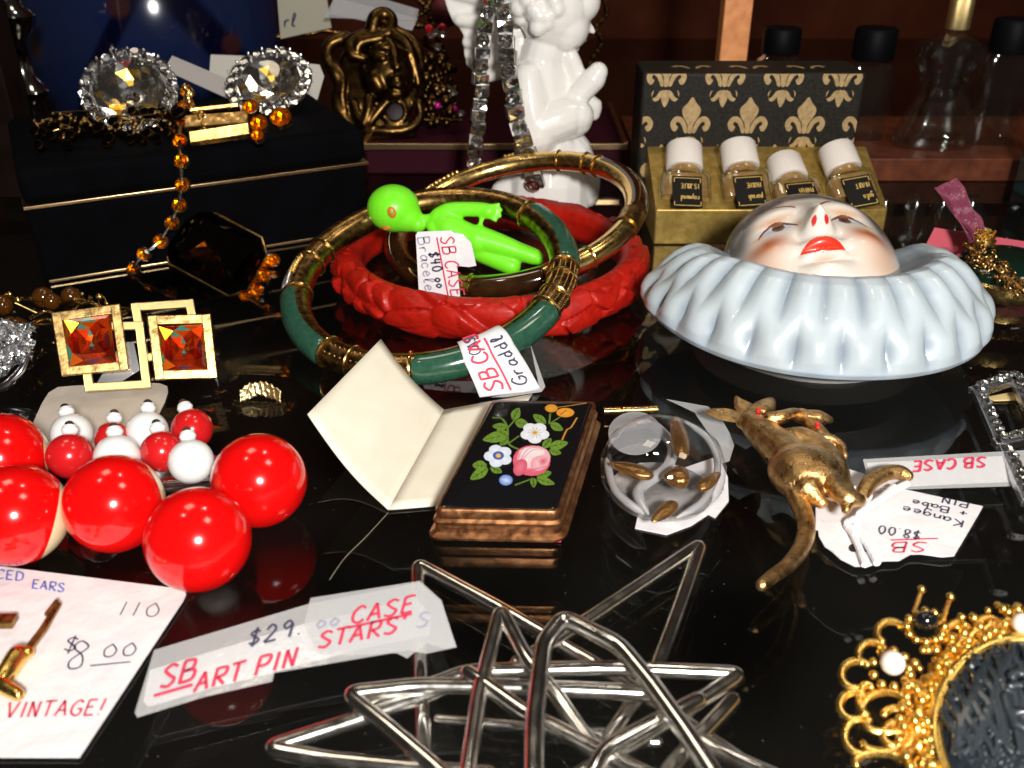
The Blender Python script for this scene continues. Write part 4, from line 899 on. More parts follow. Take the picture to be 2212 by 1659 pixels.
for L in ((1120, 520, 110, 90, 30, 230), (970, 700, 110, 100, 30, 220), (850, 860, 125, 110, 50, 270), (830, 1110, 120, 110, 60, 290), (900, 1350, 150, 150, 130, 280), (1050, 1420, 150, 60, 180, 350), (1230, 1330, 60, 110, -90, 90), (1080, 1130, 190, 130, 20, 200), (1020, 1560, 190, 70, 20, 200), (1660, 520, 90, 80, 20, 240), (1900, 470, 90, 70, 20, 200), (930, 1060, 60, 120, 60, 260), (1180, 1200, 120, 70, -60, 160), (1090, 1260, 170, 60, 150, 350), (1850, 600, 120, 60, 0, 190), (1150, 1340, 90, 90, 0, 350)): loop(*L)
b = MB(); random.seed(3)
for i in range(330):
    a = random.uniform(1.2, 4.2); rr = 1.03+.45*random.random()**1.6; x, y = cx+660*rr*math.cos(a), cy-720*rr*math.sin(a)
    if 640 < x: b.ell(pl.at(*zc(x, y), random.uniform(.0, .26)), random.uniform(.04, .075), 9, 7)
b.build('gold_beads', m_goldfil, t)['kind'] = 'stuff'
b = MB()
for i in range(26):
    a = 1.0+i*.13; x, y = cx+640*1.06*math.cos(a), cy-700*1.06*math.sin(a); b.tube([pl.at(*zc(x, y), .18), pl.at(*zc(cx+660*1.30*math.cos(a+.08), cy-720*1.30*math.sin(a+.08)), .05)], [.075, .05], 8)
for i in range(20):
    a = 1.1+i*.16; b.tube(catmull([pl.at(*zc(cx+660*1.12*math.cos(a), cy-720*1.12*math.sin(a)), .15), pl.at(*zc(cx+660*1.22*math.cos(a+.10), cy-720*1.22*math.sin(a+.10)), .22), pl.at(*zc(cx+660*1.2*math.cos(a+.2), cy-720*1.2*math.sin(a+.2)), .10)], 5), .035, 7)
b.build('filigree_spokes', m_goldfil, t)
for x, y, r in ((1115, 830, 108), (2150, 515, 95)):
    b = MB(); b.ell(pl.at(*zc(x, y), .30), r*kc, 28, 18); pr = b.build('pearl', m_pearl, t)
    b = MB()
    for i in range(9): a = 2*math.pi*i/9; b.ell(pl.at(*zc(x+r*1.35*math.cos(a), y+r*1.35*math.sin(a)), .16), .062, 9, 7)
    b.build('pearl_claw', m_goldfil, pr)
b = MB(); b.ell(pl.at(*zc(1395, 470), .22), (115*kc, 90*kc, .14), 24, 14); st = b.build('black_stone', m_black, t)
b = MB()
for i in range(12): a = 2*math.pi*i/12; b.ell(pl.at(*zc(1395+150*math.cos(a), 490+125*math.sin(a)), .16), .06, 9, 7)
b.tube([pl.at(*zc(1395+125*math.cos(a), 490+105*math.sin(a)), .12) for a in np.linspace(0, 2*math.pi, 30)[:-1]], .05, 8, True); b.build('stone_setting', m_goldfil, st)
for x, y in ((1325, 312), (1550, 372)):
    b = MB(); b.tube([pl.at(*zc(x, y), .5), pl.at(*zc(x-30, y+90), .25)], [.03, .03], 8); b.ell(pl.at(*zc(x, y), .5), .055, 10, 8); b.build('prong', m_goldfil, t)

# ================================================================== RED AND WHITE BEADS
t = thing('bead_cluster', P(280, 1150), 'cluster brooch of large red balls and small red and white beads', 'brooch')
def two_tone(u, v, z, r, axis, cut, nm='large_bead'):
    c = P(u, v, z); ax = Vector(axis).normalized(); x, y, n = frame(ax); M = M_axes(c, x, y, n); a0 = math.acos(cut)
    b = MB(); b.lathe([(max(.001, r*math.sin(t_)), r*math.cos(t_)) for t_ in np.linspace(a0, math.pi-.001, 60)], 96, M, caps=False); o = b.build(nm, m_bigred, t)
    b = MB(); b.lathe([(max(.001, r*.997*math.sin(t_)), r*.997*math.cos(t_)) for t_ in np.linspace(.001, a0, 30)], 96, M, caps=False); b.build('cream_back', m_creambead, o); return o
two_tone(428, 1165, .78, .765, (-.75, .0, -.66), .80); two_tone(560, 1038, .78, .755, (-.95, .1, -.2), .86)
two_tone(247, 1088, .80, .755, (.66, .70, -.12), .66); two_tone(35, 1112, .80, .765, (.78, .35, -.45), .58); two_tone(2, 990, .80, .75, (.9, .35, -.1), .90)
def small(u, v, z, r, m, tu, tv, dk=m_hole):
    c = P(u, v, z); b = MB(); b.ell(c, r, 36, 24); o = b.build('small_bead', m, t)
    tp = P(u, v, z); d = Plane(c, (0, -.6, .8)); q = d.at(tu, tv); dr = (q-c).normalized(); q = c+dr*(r+.085)
    x, y, n = frame(dr); b = MB(); b.lathe([(.06, -.09), (.115, -.06), (.14, 0), (.115, .07), (.07, .095), (.035, .085), (.03, .0)], 24, M_axes(q, x, y, n)); tip = b.build('bead_tip', m_smallwhite, o)
    b = MB(); b.ell(q+dr*.10+Vector((0, -.02, .01)), .078, 12, 8); b.build('pin_head', dk, tip); return o
m_headbr = mat('brown_pin_head', (.07, .03, .02), .4)
for a in ((155, 937, .62, .36, m_smallwhite, 146, 900, m_hole), (318, 933, .62, .37, m_smallwhite, 320, 878, m_hole), (243, 948, .62, .30, m_smallred, 246, 914, m_headbr), (415, 927, .62, .365, m_smallred, 402, 888, m_headbr),
          (151, 985, .85, .375, m_smallred, 151, 938, m_hole), (253, 988, .85, .375, m_smallwhite, 248, 938, m_headbr), (350, 975, .80, .345, m_smallred, 342, 933, m_hole), (413, 997, .80, .37, m_smallwhite, 408, 960, m_headbr)): small(*a)
b = MB(); b.prism([P(190, 1040, .35), P(360, 1058, .35), P(470, 1040, .35), P(475, 985, .35), P(250, 960, .35)], (0, 0, -.06)); b.build('pin_plate', m_rhod, t, smooth=False)
b = MB(); b.tube([P(330, 1045, .42), P(455, 1035, .42)], .05, 10); b.build('pin_wire', m_rhod, t)
pl = flat(.04); edge = [(62, 935), (90, 872), (105, 848), (125, 836), (160, 833), (300, 826), (345, 828), (361, 834), (363, 846), (356, 868), (345, 890), (330, 925), (300, 980), (70, 990)]
tag(sheet('beige_card', edge, pl, m_beige), 'blank beige earring card with rounded corners lying behind the bead cluster', 'card')

# ================================================================== ORANGE STONE CLIP
zo = lambda x, y: (x*.4372, y*.4372+554.7)
p0 = P(260, 850, .12); pl = Plane(p0, (.27, -.79, .55)); 
t = thing('orange_stone_clip', p0, 'gold clip of interlocking squares set with two square orange stones', 'clip')
def sqframe(corners, w, off, h, name, m, parent):
    for i in range(4): 
        a, c = corners[i], corners[(i+1) % 4]; bar(pl, zo(*a), zo(*c), w, h, name, m, parent, off+(.006 if i % 2 else 0))
k4 = pl.k(260, 760)*.4372
sqframe([(672, 252), (938, 234), (985, 478), (716, 500)], 44*k4, .06, .12, 'brushed_bar', m_goldbr, t)
sqframe([(402, 350), (692, 345), (727, 632), (446, 648)], 44*k4, .10, .12, 'brushed_bar', m_goldbr, t)
sqframe([(297, 310), (582, 272), (622, 548), (340, 574)], 48*k4, .30, .14, 'polished_bar', m_polish, t)
sqframe([(760, 325), (1022, 318), (1052, 586), (794, 592)], 50*k4, .26, .14, 'polished_bar', m_polish, t)
def sq_stone(cor, off):
    q = [pl.at(*zo(*c), off) for c in cor]; c = sum(q, Vector())/4; x = (q[1]-q[0]+q[2]-q[3]).normalized(); y = (q[0]-q[3]+q[1]-q[2]); y = (y-x*y.dot(x)).normalized()
    hx = (q[1]-q[0]).length/2*1.02; hy = (q[0]-q[3]).length/2*1.02
    M = M_axes(c, x, y, pl.n) @ Matrix.Diagonal((hx, hy, hx*.85, 1)); st = inst('orange_stone', g_square, t, M)
    return st, c, x, y, hx
for cor, off, gl in (([(325, 322), (548, 300), (590, 522), (365, 552)], .34, [(.05, .1, .17, .3), (.25, -.35, .12, .16)]), ([(785, 357), (1002, 345), (1028, 560), (820, 572)], .30, [(.5, .4, .07, .26), (-.55, -.75, .2, .12)])):
    st, c, x, y, hx = sq_stone(cor, off)
b = MB(); b.prism([pl.at(*zo(*p), -.02) for p in ((600, 420), (660, 420), (690, 560), (560, 640), (480, 620))], -pl.n*.05); b.build('clip_back', m_rhod, t, smooth=False)

# silver leaf at the left edge
pl = Plane(P(30, 790, .5), (.15, -.7, .6))
t = thing('silver_leaf', P(20, 845), 'textured silver leaf brooch at the left edge of the shelf', 'brooch')
b = MB()
def leafpt(i, j):
    u = -70+150*i; top = 690+26*abs(i-.4); bot = 838-95*max(0, i-.25); v = top+(bot-top)*j
    h = .05*math.sin((u*.8+v*1.3)*.11)+.05*math.sin((u-v*.8)*.16)+.03*rng.normal()
    return pl.at(u-(6*math.sin(v*.2)), v, .12+h*1.0+.1*math.sin(math.pi*j))
b.grid(leafpt, 50, 46); o = b.build('leaf_blade', m_silvertex, t, angle=25, fix=False); m = o.modifiers.new('t', 'SOLIDIFY'); m.thickness = .05
b = MB(); b.tube(catmull([pl.at(-40, 842, .05), pl.at(10, 838, .1), pl.at(50, 805, .15), pl.at(72, 760, .15)], 6), [.07, .1, .09, .05], 10); b.build('stem', m_rhod, t)
# hammered ring
t0 = P(562, 880)
def hoop(i, j):
    u = 519+88*i; base = P(u, 876-8*math.sin(math.pi*i), .0); h = .10*math.sin(math.pi*i)
    return Vector((base.x, base.y+.10*j, h+.04+.26*j+.035*math.sin(i*31)*math.sin(j*3+i*17)))+Vector(rng.normal(0, .004, 3))
b = MB(); b.grid(hoop, 44, 9); o = b.build('hammered_ring', mat('hammered_gold', (1, .76, .36), .36, 1, bump=('voronoi', 9, .6, .04)), fix=False); m = o.modifiers.new('t', 'SOLIDIFY'); m.thickness = .05
tag(o, 'small hammered gold ring lying alone right of the orange stone clip', 'ring')

# ================================================================== BLACK JEWELRY BOX
bl, br = P(98, 615), P(802, 500); fx = (br-bl).normalized(); fyv = Vector((-fx.y, fx.x, 0)); Lb = (br-bl).length
t = thing('jewelry_box', bl, 'black velvet jewelry box with brass trim lines carrying rhinestone jewelry', 'box')
def bxm(x0, x1, y0, y1, z0, z1): return M_axes(bl+fx*(x0+x1)/2+fyv*(y0+y1)/2+Vector((0, 0, (z0+z1)/2)), fx, fyv, Vector((0, 0, 1))), ((x1-x0)/2, (y1-y0)/2, (z1-z0)/2)
b = MB(); b.box(*bxm(0, Lb, 0, 5.8, .02, 1.98)); b.build('base', m_velvet, t, bevel=.12)
b = MB(); b.box(*bxm(-.03, Lb+.03, -.03, 5.8, 2.06, 2.98)); b.build('lid', m_velvet, t, bevel=.22)
b = MB(); b.box(*bxm(-.06, Lb+.06, -.06, 5.8, 1.97, 2.065)); b.build('brass_rim', m_trim, t, bevel=.02)
b = MB(); b.box(*bxm(.1, Lb-.05, -.05, .02, .03, .11)); b.build('brass_edge', m_trim, t, bevel=.02)
boxfront = Plane(bl-fyv*.06, -fyv)
# big round rhinestone earrings on it
def big_stone(u, v, y, rx, label, tilt, jit):
    c = PY(u, v, y); n = Vector(tilt).normalized(); x, yv, n = frame(n); R = rx*((c-EYE).dot(Vector((0, cp, -sp))))/FPX
    t = thing('rhinestone_earring', c-Vector((0, 0, .6)), label, 'earring', 'round rhinestone earrings')
    M = M_axes(c, x, yv, n); b = MB(); b.lathe([(.2, -.45), (R*.7, -.38), (R*1.0, -.12), (R*.98, -.05), (R*.72, -.06)], 40, M, caps=False); b.build('setting', m_rhod, t)
    inst('large_crystal', g_big, t, M @ Matrix.Translation((0, 0, .0)) @ Matrix.Rotation(jit, 4, 'Z') @ Matrix.Scale(R*.74, 4))
    for i in range(18):
        a = 2*math.pi*i/18; inst('rhinestone', g_round, t, M @ Matrix.Translation((R*.90*math.cos(a), R*.90*math.sin(a), .02)) @ Matrix.Rotation(.45, 4, Vector((-math.sin(a), math.cos(a), 0))) @ Matrix.Rotation(random.uniform(-.2, .2), 4, 'X') @ Matrix.Scale(R*.155, 4))
    b = MB()
    for i in range(18): a = 2*math.pi*(i+.5)/18; b.ell(M @ Vector((R*.8*math.cos(a), R*.8*math.sin(a), .09)), .045, 8, 6); b.ell(M @ Vector((R*.99*math.cos(a), R*.99*math.sin(a), .04)), .05, 8, 6)
    b.build('claws', m_rhod, t)
big_stone(278, 192, 26.3, 101, 'large round rhinestone earring, the left one on the black box', (.12, -.62, .62), .1)
big_stone(580, 172, 28.6, 93, 'large round rhinestone earring, the right one on the black box', (-.05, -.5, .72), .25)
# amber chain
def chain_pt(u, v):
    p = boxfront.at(u, v, .12)
    if p.z > 2.9: 
        q = P(u, v, 3.1); return q
    return p
t = thing('amber_necklace', boxfront.at(380, 400), 'amber rhinestone chain draped over the front of the black box', 'necklace')
cpts = [(402, 196), (398, 228), (390, 268), (388, 304), (389, 345), (392, 396), (385, 440), (369, 478), (345, 518), (308, 545), (286, 576)]
cq = [chain_pt(*p) for p in cpts]
for i, p in enumerate(cq):
    sz = .17; n = (Vector((0, -.75, .5)) if i > 2 else Vector((0, -.5, .8))); x, y, n = frame(n)
    M = M_axes(p, x, y, n) @ Matrix.Rotation(random.uniform(-.25, .25), 4, 'X') @ Matrix.Rotation(random.uniform(-.3, .3), 4, 'Y')
    b = MB(); b.lathe([(.1, -.14), (.19, -.1), (.20, .02)], 12, M, caps=False); st = b.build('claw_cup', m_goldfil if i < 9 else m_rhod, t)
    o = inst('amber_stone', g_amber, t, M @ Matrix.Translation((0, 0, .02)) @ Matrix.Scale(sz, 4))
    if i: 
        b = MB(); b.tube([cq[i-1], (cq[i-1]+p)/2+Vector((0, -.04, .0)), p], .05, 8); b.build('link', m_rhod if i > 3 else m_goldfil, t)
# smoky pendant
zp = Plane(boxfront.at(465, 545, .75), (-.05, -.80, .55))
c = zp.at(464, 541); ax = (zp.at(556, 545)-zp.at(400, 465)); 
t = thing('smoky_pendant', Vector((c.x, c.y, .05)), 'large octagonal smoky topaz stone leaning on the black box front', 'pendant')
x = (zp.at(560, 590)-zp.at(375, 492)).normalized(); y = zp.n.cross(x); M = M_axes(c, x, y, zp.n)
inst('smoky_stone', g_smoky, t, M @ Matrix.Scale(1.0, 4))
b = MB(); q = [M @ Vector((px*1.02, py*1.02, -.06)) for px, py in oct_pts(1.28, .86, .36)]; b.tube(q, .05, 8, True); b.build('bezel', m_bronze, t)
for i in range(3):
    for j in range(2):
        u, v = 588-22*j*.0-(i*17)-(8 if j else 0)+j*-16, 562+i*32+j*10
        p = zp.at(u, v, -.05); b = MB(); Mx = M_axes(p, x, y, zp.n) @ Matrix.Rotation(random.uniform(-.3, .3), 4, 'X'); b.lathe([(.1, -.16), (.2, -.1), (.21, .02)], 12, Mx, caps=False); b.build('claw_cup', m_rhod, t)
        inst('amber_stone', g_amber, t, Mx @ Matrix.Translation((0, 0, .03)) @ Matrix.Scale(.18, 4))
# amber bracelet with big baguettes on the lid
t = thing('amber_brooch', P(480, 315, 3.05), 'gold brooch with a long polished bar and round amber stones on the black box', 'brooch')
pb_ = Plane(P(470, 310, 3.1), (0, -.7, .7))
for a, c_, w, mm in (((428, 303), (528, 288), .34, m_gold), ((420, 246), (515, 236), .12, m_gold), ((418, 270), (525, 262), .34, m_bronze)): bar(pb_, a, c_, w, .2, 'polished_bar', mm, t, .1)
for u, v, r in ((563, 275, .22), (610, 262, .26), (545, 240, .2), (560, 300, .16)):
    p = pb_.at(u, v, .2); x, y, n = frame(pb_.n); b = MB(); b.lathe([(.1, -.25), (r, -.2), (r*1.08, .02)], 16, M_axes(p, x, y, n), caps=False); b.build('claw_cup', m_gold, t); inst('amber_stone', g_square if False else g_amber, t, M_axes(p, x, y, n) @ Matrix.Scale(r, 4))
b = MB()
for i in range(16): b.ell(pb_.at(400+i*3+random.uniform(-8, 8), 190+i*6+random.uniform(-10, 10), .12), random.uniform(.06, .11), 9, 6)
thread(b, .03); b.build('gold_beads', m_gold, t)
# baguette fringe at left of lid
t = thing('fringe_necklace', P(200, 320, 3.05), 'dark gold fringe necklace with claw-set stones along the black box lid', 'necklace')
pf = Plane(P(200, 320, 3.08), (0, -.55, .8)); random.seed(11)
for i in range(38):
    u = 82+i*8.4; v = 297-i*.6+random.uniform(-34, 30); p = pf.at(u, v, .1); x, y, n = frame(Vector((random.uniform(-.3, .3), -.8, .6)))
    b = MB(); b.lathe([(.05, -.25), (.115, -.2), (.125, .0), (.10, .03)], 12, M_axes(p+n*.1, x, y, n), caps=False); b.build('claw_cup', m_brass, t)
    inst('dark_stone', g_smdark, t, M_axes(p+n*.1, x, y, n) @ Matrix.Scale(.115, 4))
b = MB()
for i in range(60): b.ell(pf.at(80+random.random()*300, 272+random.uniform(-16, 22), random.uniform(.05, .3)), random.uniform(.035, .07), 7, 5)
thread(b, .02); b.build('gold_beads', m_bronze, t)
# tags behind earrings
t = thing('folded_strip', P(430, 190, 3.1), 'narrow grey paper strip between the two round rhinestone earrings', 'paper strip')
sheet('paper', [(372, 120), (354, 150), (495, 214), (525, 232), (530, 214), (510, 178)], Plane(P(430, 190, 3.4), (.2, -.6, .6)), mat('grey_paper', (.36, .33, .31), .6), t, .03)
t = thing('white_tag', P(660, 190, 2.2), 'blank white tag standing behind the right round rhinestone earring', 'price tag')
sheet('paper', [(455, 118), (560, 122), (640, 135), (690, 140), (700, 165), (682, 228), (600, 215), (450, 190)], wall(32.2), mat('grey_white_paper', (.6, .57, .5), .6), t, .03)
# loose amber jewelry at far left
t = thing('amber_tangle', P(150, 680), 'tangle of dark amber beads and gold wire left of the orange stone clip', 'jewelry')
random.seed(5); b = MB(); g = MB(); s_ = MB()
m_amberd = mat('dark_amber', (.07, .022, .002), .1, coat=.5)
for i in range(34):
    u, v = random.uniform(-20, 260), random.uniform(630, 715); p = P(u, v, random.uniform(.1, .5))
    if i % 3 == 0: 
        b = MB(); b.ell(p, random.uniform(.14, .26), 10, 7); b.build('amber_bead', m_amberd, t)
    else: g.ell(p, random.uniform(.04, .09), 8, 6)
for i in range(7):
    u, v = random.uniform(0, 240), random.uniform(640, 700); g.tube(catmull([P(u, v, .2), P(u+30, v-random.uniform(-12, 18), .4), P(u+55, v+random.uniform(-20, 14), .25), P(u+85, v+random.uniform(-15, 15), .1)], 5), .035, 7)
thread(g, .02); g.build('gold_wire', m_gold, t)

# ================================================================== BLUE VESSEL, SILVER ORNAMENT, CARDS
t = thing('blue_vase', P(340, 170, 0) if False else Vector((-15.2, 42, 0)), 'big round blue glass vase with dark blue bands behind the black box', 'vase')
vc = PY(330, 20, 42); vc = Vector((vc.x, 42, 0))
b = MB(); zc0 = PY(330, 55, 42).z
t.location = vc
def vase_pt(i, j):
    a = 2*math.pi*j; s = math.pi*(.04+.88*i); r = 5.4*math.sin(s)**.8; z = zc0-5.8*math.cos(s)
    z = max(z, .02)
    X = a*2.2; Z = z
    c = np.array((.008, .015, .056)); dk = np.array((.0015, .002, .014))
    k = max(1-ss(.16, .26, abs(math.sin(a*1.5+z*.22+.5))), 1-ss(.10, .18, abs(math.sin(a*2.0-z*.26+.9)))); c = c*(1-k)+dk*k
    dx = (a*3.5) % 2.6-1.3; dz = (z+1.6*math.floor(a*3.5/2.6)) % 3.2-1.6; k = (1-ss(.30, .48, math.hypot(dx*1.4, dz)))*.9; c = c*(1-k)+np.array((.040, .012, .012))*k
    return Vector((vc.x+r*math.cos(a), 42+r*math.sin(a), z)), tuple(c)
b.grid(vase_pt, 120, 240, cv=True, col=True); b.build('vessel', mat('blue_glaze', (.8, .8, .8), .12, coat=.8, vcol=True), t)
b = MB(); c = PY(50, 120, 33); 
pr = [(2.0, 0), (2.0, .4), (1.3, .8), (.55, 1.2), (.5, 2.2), (.95, 2.6), (.5, 3.0), (.45, 4.2), (.9, 4.6), (1.05, 5.0), (.6, 5.3), (.5, 6.0), (.9, 6.5), (1.1, 7.0), (.5, 7.3)]
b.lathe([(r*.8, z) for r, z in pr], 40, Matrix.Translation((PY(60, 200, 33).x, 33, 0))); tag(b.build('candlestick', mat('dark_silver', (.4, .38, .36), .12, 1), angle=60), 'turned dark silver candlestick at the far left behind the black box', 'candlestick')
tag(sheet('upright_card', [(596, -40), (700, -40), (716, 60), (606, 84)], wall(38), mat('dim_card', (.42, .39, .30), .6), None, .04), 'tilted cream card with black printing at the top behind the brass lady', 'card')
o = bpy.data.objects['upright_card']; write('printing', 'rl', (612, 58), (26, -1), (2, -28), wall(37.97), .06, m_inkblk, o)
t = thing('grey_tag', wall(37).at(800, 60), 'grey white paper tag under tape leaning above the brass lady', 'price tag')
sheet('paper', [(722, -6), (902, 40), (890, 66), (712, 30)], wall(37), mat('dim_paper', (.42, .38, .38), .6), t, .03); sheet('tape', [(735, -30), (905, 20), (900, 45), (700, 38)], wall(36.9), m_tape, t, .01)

# ================================================================== MAROON TRAY, BRASS LADY, JEWELS
t = thing('jewel_tray', P(1050, 400), 'low maroon velvet jewel tray with a gold rim behind the angel', 'tray')
y0 = 32.0; zr = PY(1050, 318, y0).z; x0, x1 = PY(788, 318, y0).x, PY(1352, 296, y0).x
b = MB(); b.box(Matrix.Translation(((x0+x1)/2, y0+3.2, zr/2-.06)), ((x1-x0)/2, 3.2, zr/2-.06)); b.build('base', m_maroon, t, bevel=.08)
b = MB(); b.box(Matrix.Translation(((x0+x1)/2, y0-.02, zr+.03)), ((x1-x0)/2+.05, .08, .11)); b.box(Matrix.Translation((x1+.02, y0+3.2, zr)), (.09, 3.1, .14)); b.box(Matrix.Translation((x0-.02, y0+3.2, zr)), (.09, 3.1, .14)); b.build('gold_rim', m_trim, t, bevel=.03)
zl = lambda x, y: (x*.1954+665.6, y*.1954)
pl = Plane(P(800, 290, zr), (.06, -.86, .42))
t = thing('brass_lady', P(800, 296, zr), 'old brass plaque of a lady with flowing hair standing in the maroon tray', 'plaque')
def lb(b, pts): blob(b, pl, [(*zl(p[0], p[1]), p[2]*.1954*1.2, *(p[3:4])) for p in pts], 5)
b = MB(); kl = pl.k(810, 180)*.1954
b.ell(pl.at(*zl(880, 830), .1), (1, 1, 1)); 
Mr = M_axes((0, 0, 0), Vector((1, 0, 0)), pl.n.cross(Vector((1, 0, 0))), pl.n)
b.v = []; b.f = []; b.c = []; b.m = []
b.ell(pl.at(*zl(885, 820), .15), (300*kl, 340*kl, .80), 32, 20, Mr.to_3x3())
b.ell(pl.at(*zl(760, 900), -.1), (480*kl, 560*kl, .35), 32, 20, Mr.to_3x3())
lb(b, [(910, 560, 60, .85), (960, 640, 40, .95), (985, 760, 36, 1.08), (1005, 850, 48, 1.22)])        # nose line
lb(b, [(740, 660, 34, .8), (850, 610, 36, .95), (920, 640, 26, .95)]); lb(b, [(1010, 630, 26, .9), (1080, 650, 26, .7)]); lb(b, [(780, 720, 40, .82), (850, 730, 36, .92)]); lb(b, [(1030, 720, 34, .85), (1090, 730, 26, .7)]); lb(b, [(760, 930, 90, .62), (800, 1000, 80, .6)]); lb(b, [(930, 960, 26, .92), (1000, 945, 32, 1.0), (1070, 970, 24, .8)]); lb(b, [(950, 1010, 28, .92), (1020, 1020, 36, .95), (1090, 1005, 22, .72)]); lb(b, [(960, 1100, 60, .75), (1020, 1100, 50, .75)])
for pts in ([(850, 420, 60, .4), (640, 430, 60, .4), (480, 520, 66, .35), (500, 640, 60, .4), (620, 680, 45, .4)], [(820, 470, 50, .5), (600, 520, 50, .5), (560, 600, 40, .5)], [(420, 440, 60, .25), (250, 520, 60, .25), (230, 680, 60, .25), (310, 830, 64, .35), (360, 960, 60, .3), (330, 1100, 56, .25), (360, 1240, 56, .25), (470, 1360, 56, .2), (640, 1430, 50, .25)],
            [(330, 780, 50, .35), (400, 920, 44, .4), (390, 1100, 44, .35), (420, 1260, 40, .3)], [(950, 430, 52, .45), (1080, 520, 48, .5), (1150, 660, 44, .5), (1190, 800, 40, .4), (1220, 950, 40, .3)], [(1000, 380, 46, .35), (1160, 470, 44, .35), (1240, 640, 40, .3), (1260, 800, 36, .25)], [(1110, 700, 30, .5), (1110, 860, 30, .5)],
            [(520, 1180, 50, .35), (560, 1300, 46, .4), (620, 1400, 44, .4)], [(690, 1130, 56, .45), (680, 1260, 50, .5), (630, 1400, 40, .45)], [(920, 1130, 50, .5), (800, 1260, 46, .5), (700, 1390, 40, .45)], [(560, 1470, 44, .2), (760, 1460, 46, .3), (980, 1470, 48, .3), (1150, 1420, 50, .25), (1240, 1300, 48, .2), (1220, 1150, 44, .25)], [(620, 1530, 40, .15), (900, 1520, 40, .2), (1160, 1490, 40, .15)]): lb(b, pts)
lb(b, [(720, 380, 70, .4), (760, 250, 80, .4), (850, 190, 60, .4), (930, 260, 60, .4), (900, 400, 50, .45), (800, 440, 50, .45)])
b.tube([pl.at(*zl(965+120*math.cos(a), 1265+125*math.sin(a)), .35) for a in np.linspace(0, 6.283, 30)[:-1]], .13, 10, True)
b.build('relief', m_brass, t, voxel=.055, iters=3)
b = MB(); b.ell(pl.at(*zl(965, 1265), .36), (105*kl, 108*kl, .08), 24, 10, Mr.to_3x3()); b.build('ring_opening', m_hole, t)
# jewelled brooch right of the lady
random.seed(21); pl = Plane(P(960, 280, zr), (0, -.85, .5))
t = thing('jewelled_brooch', P(960, 285, zr), 'dark gold brooch with red and magenta stones between brass lady and angel', 'brooch')
b = MB(); 
for i in range(90): b.ell(pl.at(*zl(random.uniform(1290, 1640), random.uniform(640, 1390)), random.uniform(.0, .4)), random.uniform(.07, .22), 9, 7)
for i in range(18): b.ell(pl.at(*zl(1290+i*24, 1350+8*math.sin(i*.5)), .3), .08, 8, 6)
b.build('gold_cluster', m_brass, t)
for x, y, mm, r in ((1350, 360, m_ruby, .16), (1490, 345, m_ruby, .15), (1440, 1200, m_magenta, .11), (1625, 1235, m_magenta, .11)):
    b = MB(); b.ell(pl.at(*zl(x, y), .35), r, 12, 8); b.build('red_stone' if mm == m_ruby else 'magenta_stone', mm, t)
for x, y in ((1365, 440), (1500, 425), (1415, 405), (1555, 1010), (1620, 1060), (1700, 1285), (1440, 560)):
    inst('rhinestone', g_round, t, Matrix.Translation(pl.at(*zl(x, y), .4)) @ Matrix.Rotation(.9+random.uniform(-.3, .3), 4, 'X') @ Matrix.Scale(.14, 4))
def dim_chain(pts, label, r):
    b = MB(); q = catmull([Vector(p) for p in pts], 10); b.tube(q, r*.5, 6)
    for i, p in enumerate(q): b.ell(p, r*random.uniform(.8, 1.5), 7, 5)
    tag(b.build('hanging_chain', m_brass), label, 'chain', 'dim chains in the dark background')
w38 = wall(38.4); random.seed(8)
dim_chain([w38.at(u, v) for u, v in ((600, 80), (630, 70), (665, 74), (700, 66), (735, 72))], 'dim brass bead chain under the tilted cream card at the top', .08)
dim_chain([w38.at(u+random.uniform(-14, 14), v) for u, v in ((870, -20), (910, 20), (880, 50), (940, 60), (905, 90), (950, 105), (960, 140), (935, 20), (955, -20))], 'dim brass bead chain tangled between grey tag and angel', .10)
dim_chain([wall(36).at(u+random.uniform(-12, 12), v) for u, v in ((1300, -20), (1312, 30), (1290, 60), (1306, 90), (1284, 130), (1270, 150))], 'dim brass bead chain hanging right of the angel head', .08)
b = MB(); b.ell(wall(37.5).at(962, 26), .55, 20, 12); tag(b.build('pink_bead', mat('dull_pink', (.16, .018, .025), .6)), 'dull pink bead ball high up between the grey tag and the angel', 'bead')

# ================================================================== ANGEL
za2 = lambda x, y: (x*.2881+938.7, y*.2881)
Ya = 28.4; pl = wall(Ya)
t = thing('angel_figurine', P(1190, 440), 'white porcelain kneeling angel praying in profile with curly hair', 'figurine')
b = MB(); ka = pl.k(1200, 100)
b.ell(pl.at(1197, 18), (78*ka, 74*ka, 84*ka)); b.ell(pl.at(1226, 56, .12), (47*ka, 54*ka, 50*ka)); b.ell(pl.at(1254, 4), (43*ka, 46*ka, 44*ka)); blob(b, pl, [(1228, 74, 34), (1234, 95, 22), (1242, 103, 11)])
b.ell(pl.at(1222, 72, .42), (32*ka, 28*ka, 30*ka)); blob(b, pl, [(1268, 52, 8), (1276, 62, 8), (1281, 68, 6)]); blob(b, pl, [(1252, 84, 11), (1262, 86, 6)])
for i in range(60):
    a = random.uniform(1.75, 4.6); rr = random.uniform(.75, 1.02); e = random.uniform(-1.0, 1.2)
    if 12-84*rr*math.sin(a)*math.cos(e)*.9 > 48: continue
    p = pl.at(1190+80*rr*math.cos(a)*math.cos(e), 12-84*rr*math.sin(a)*math.cos(e)*(.9), 70*ka*math.sin(e)); b.ell(p, random.uniform(13, 21)*ka, 10, 8)
for u, v in ((1195, -6), (1215, -22), (1180, 26), (1160, 48), (1250, -30), (1200, 10)): b.ell(pl.at(u, v, .85 if u < 1205 else .6), 19*ka, 10, 8)
blob(b, pl, [(1180, 95, 46), (1172, 125, 48), (1168, 160, 60), (1172, 220, 66), (1175, 280, 66), (1185, 330, 78), (1185, 380, 92), (1180, 425, 96)])
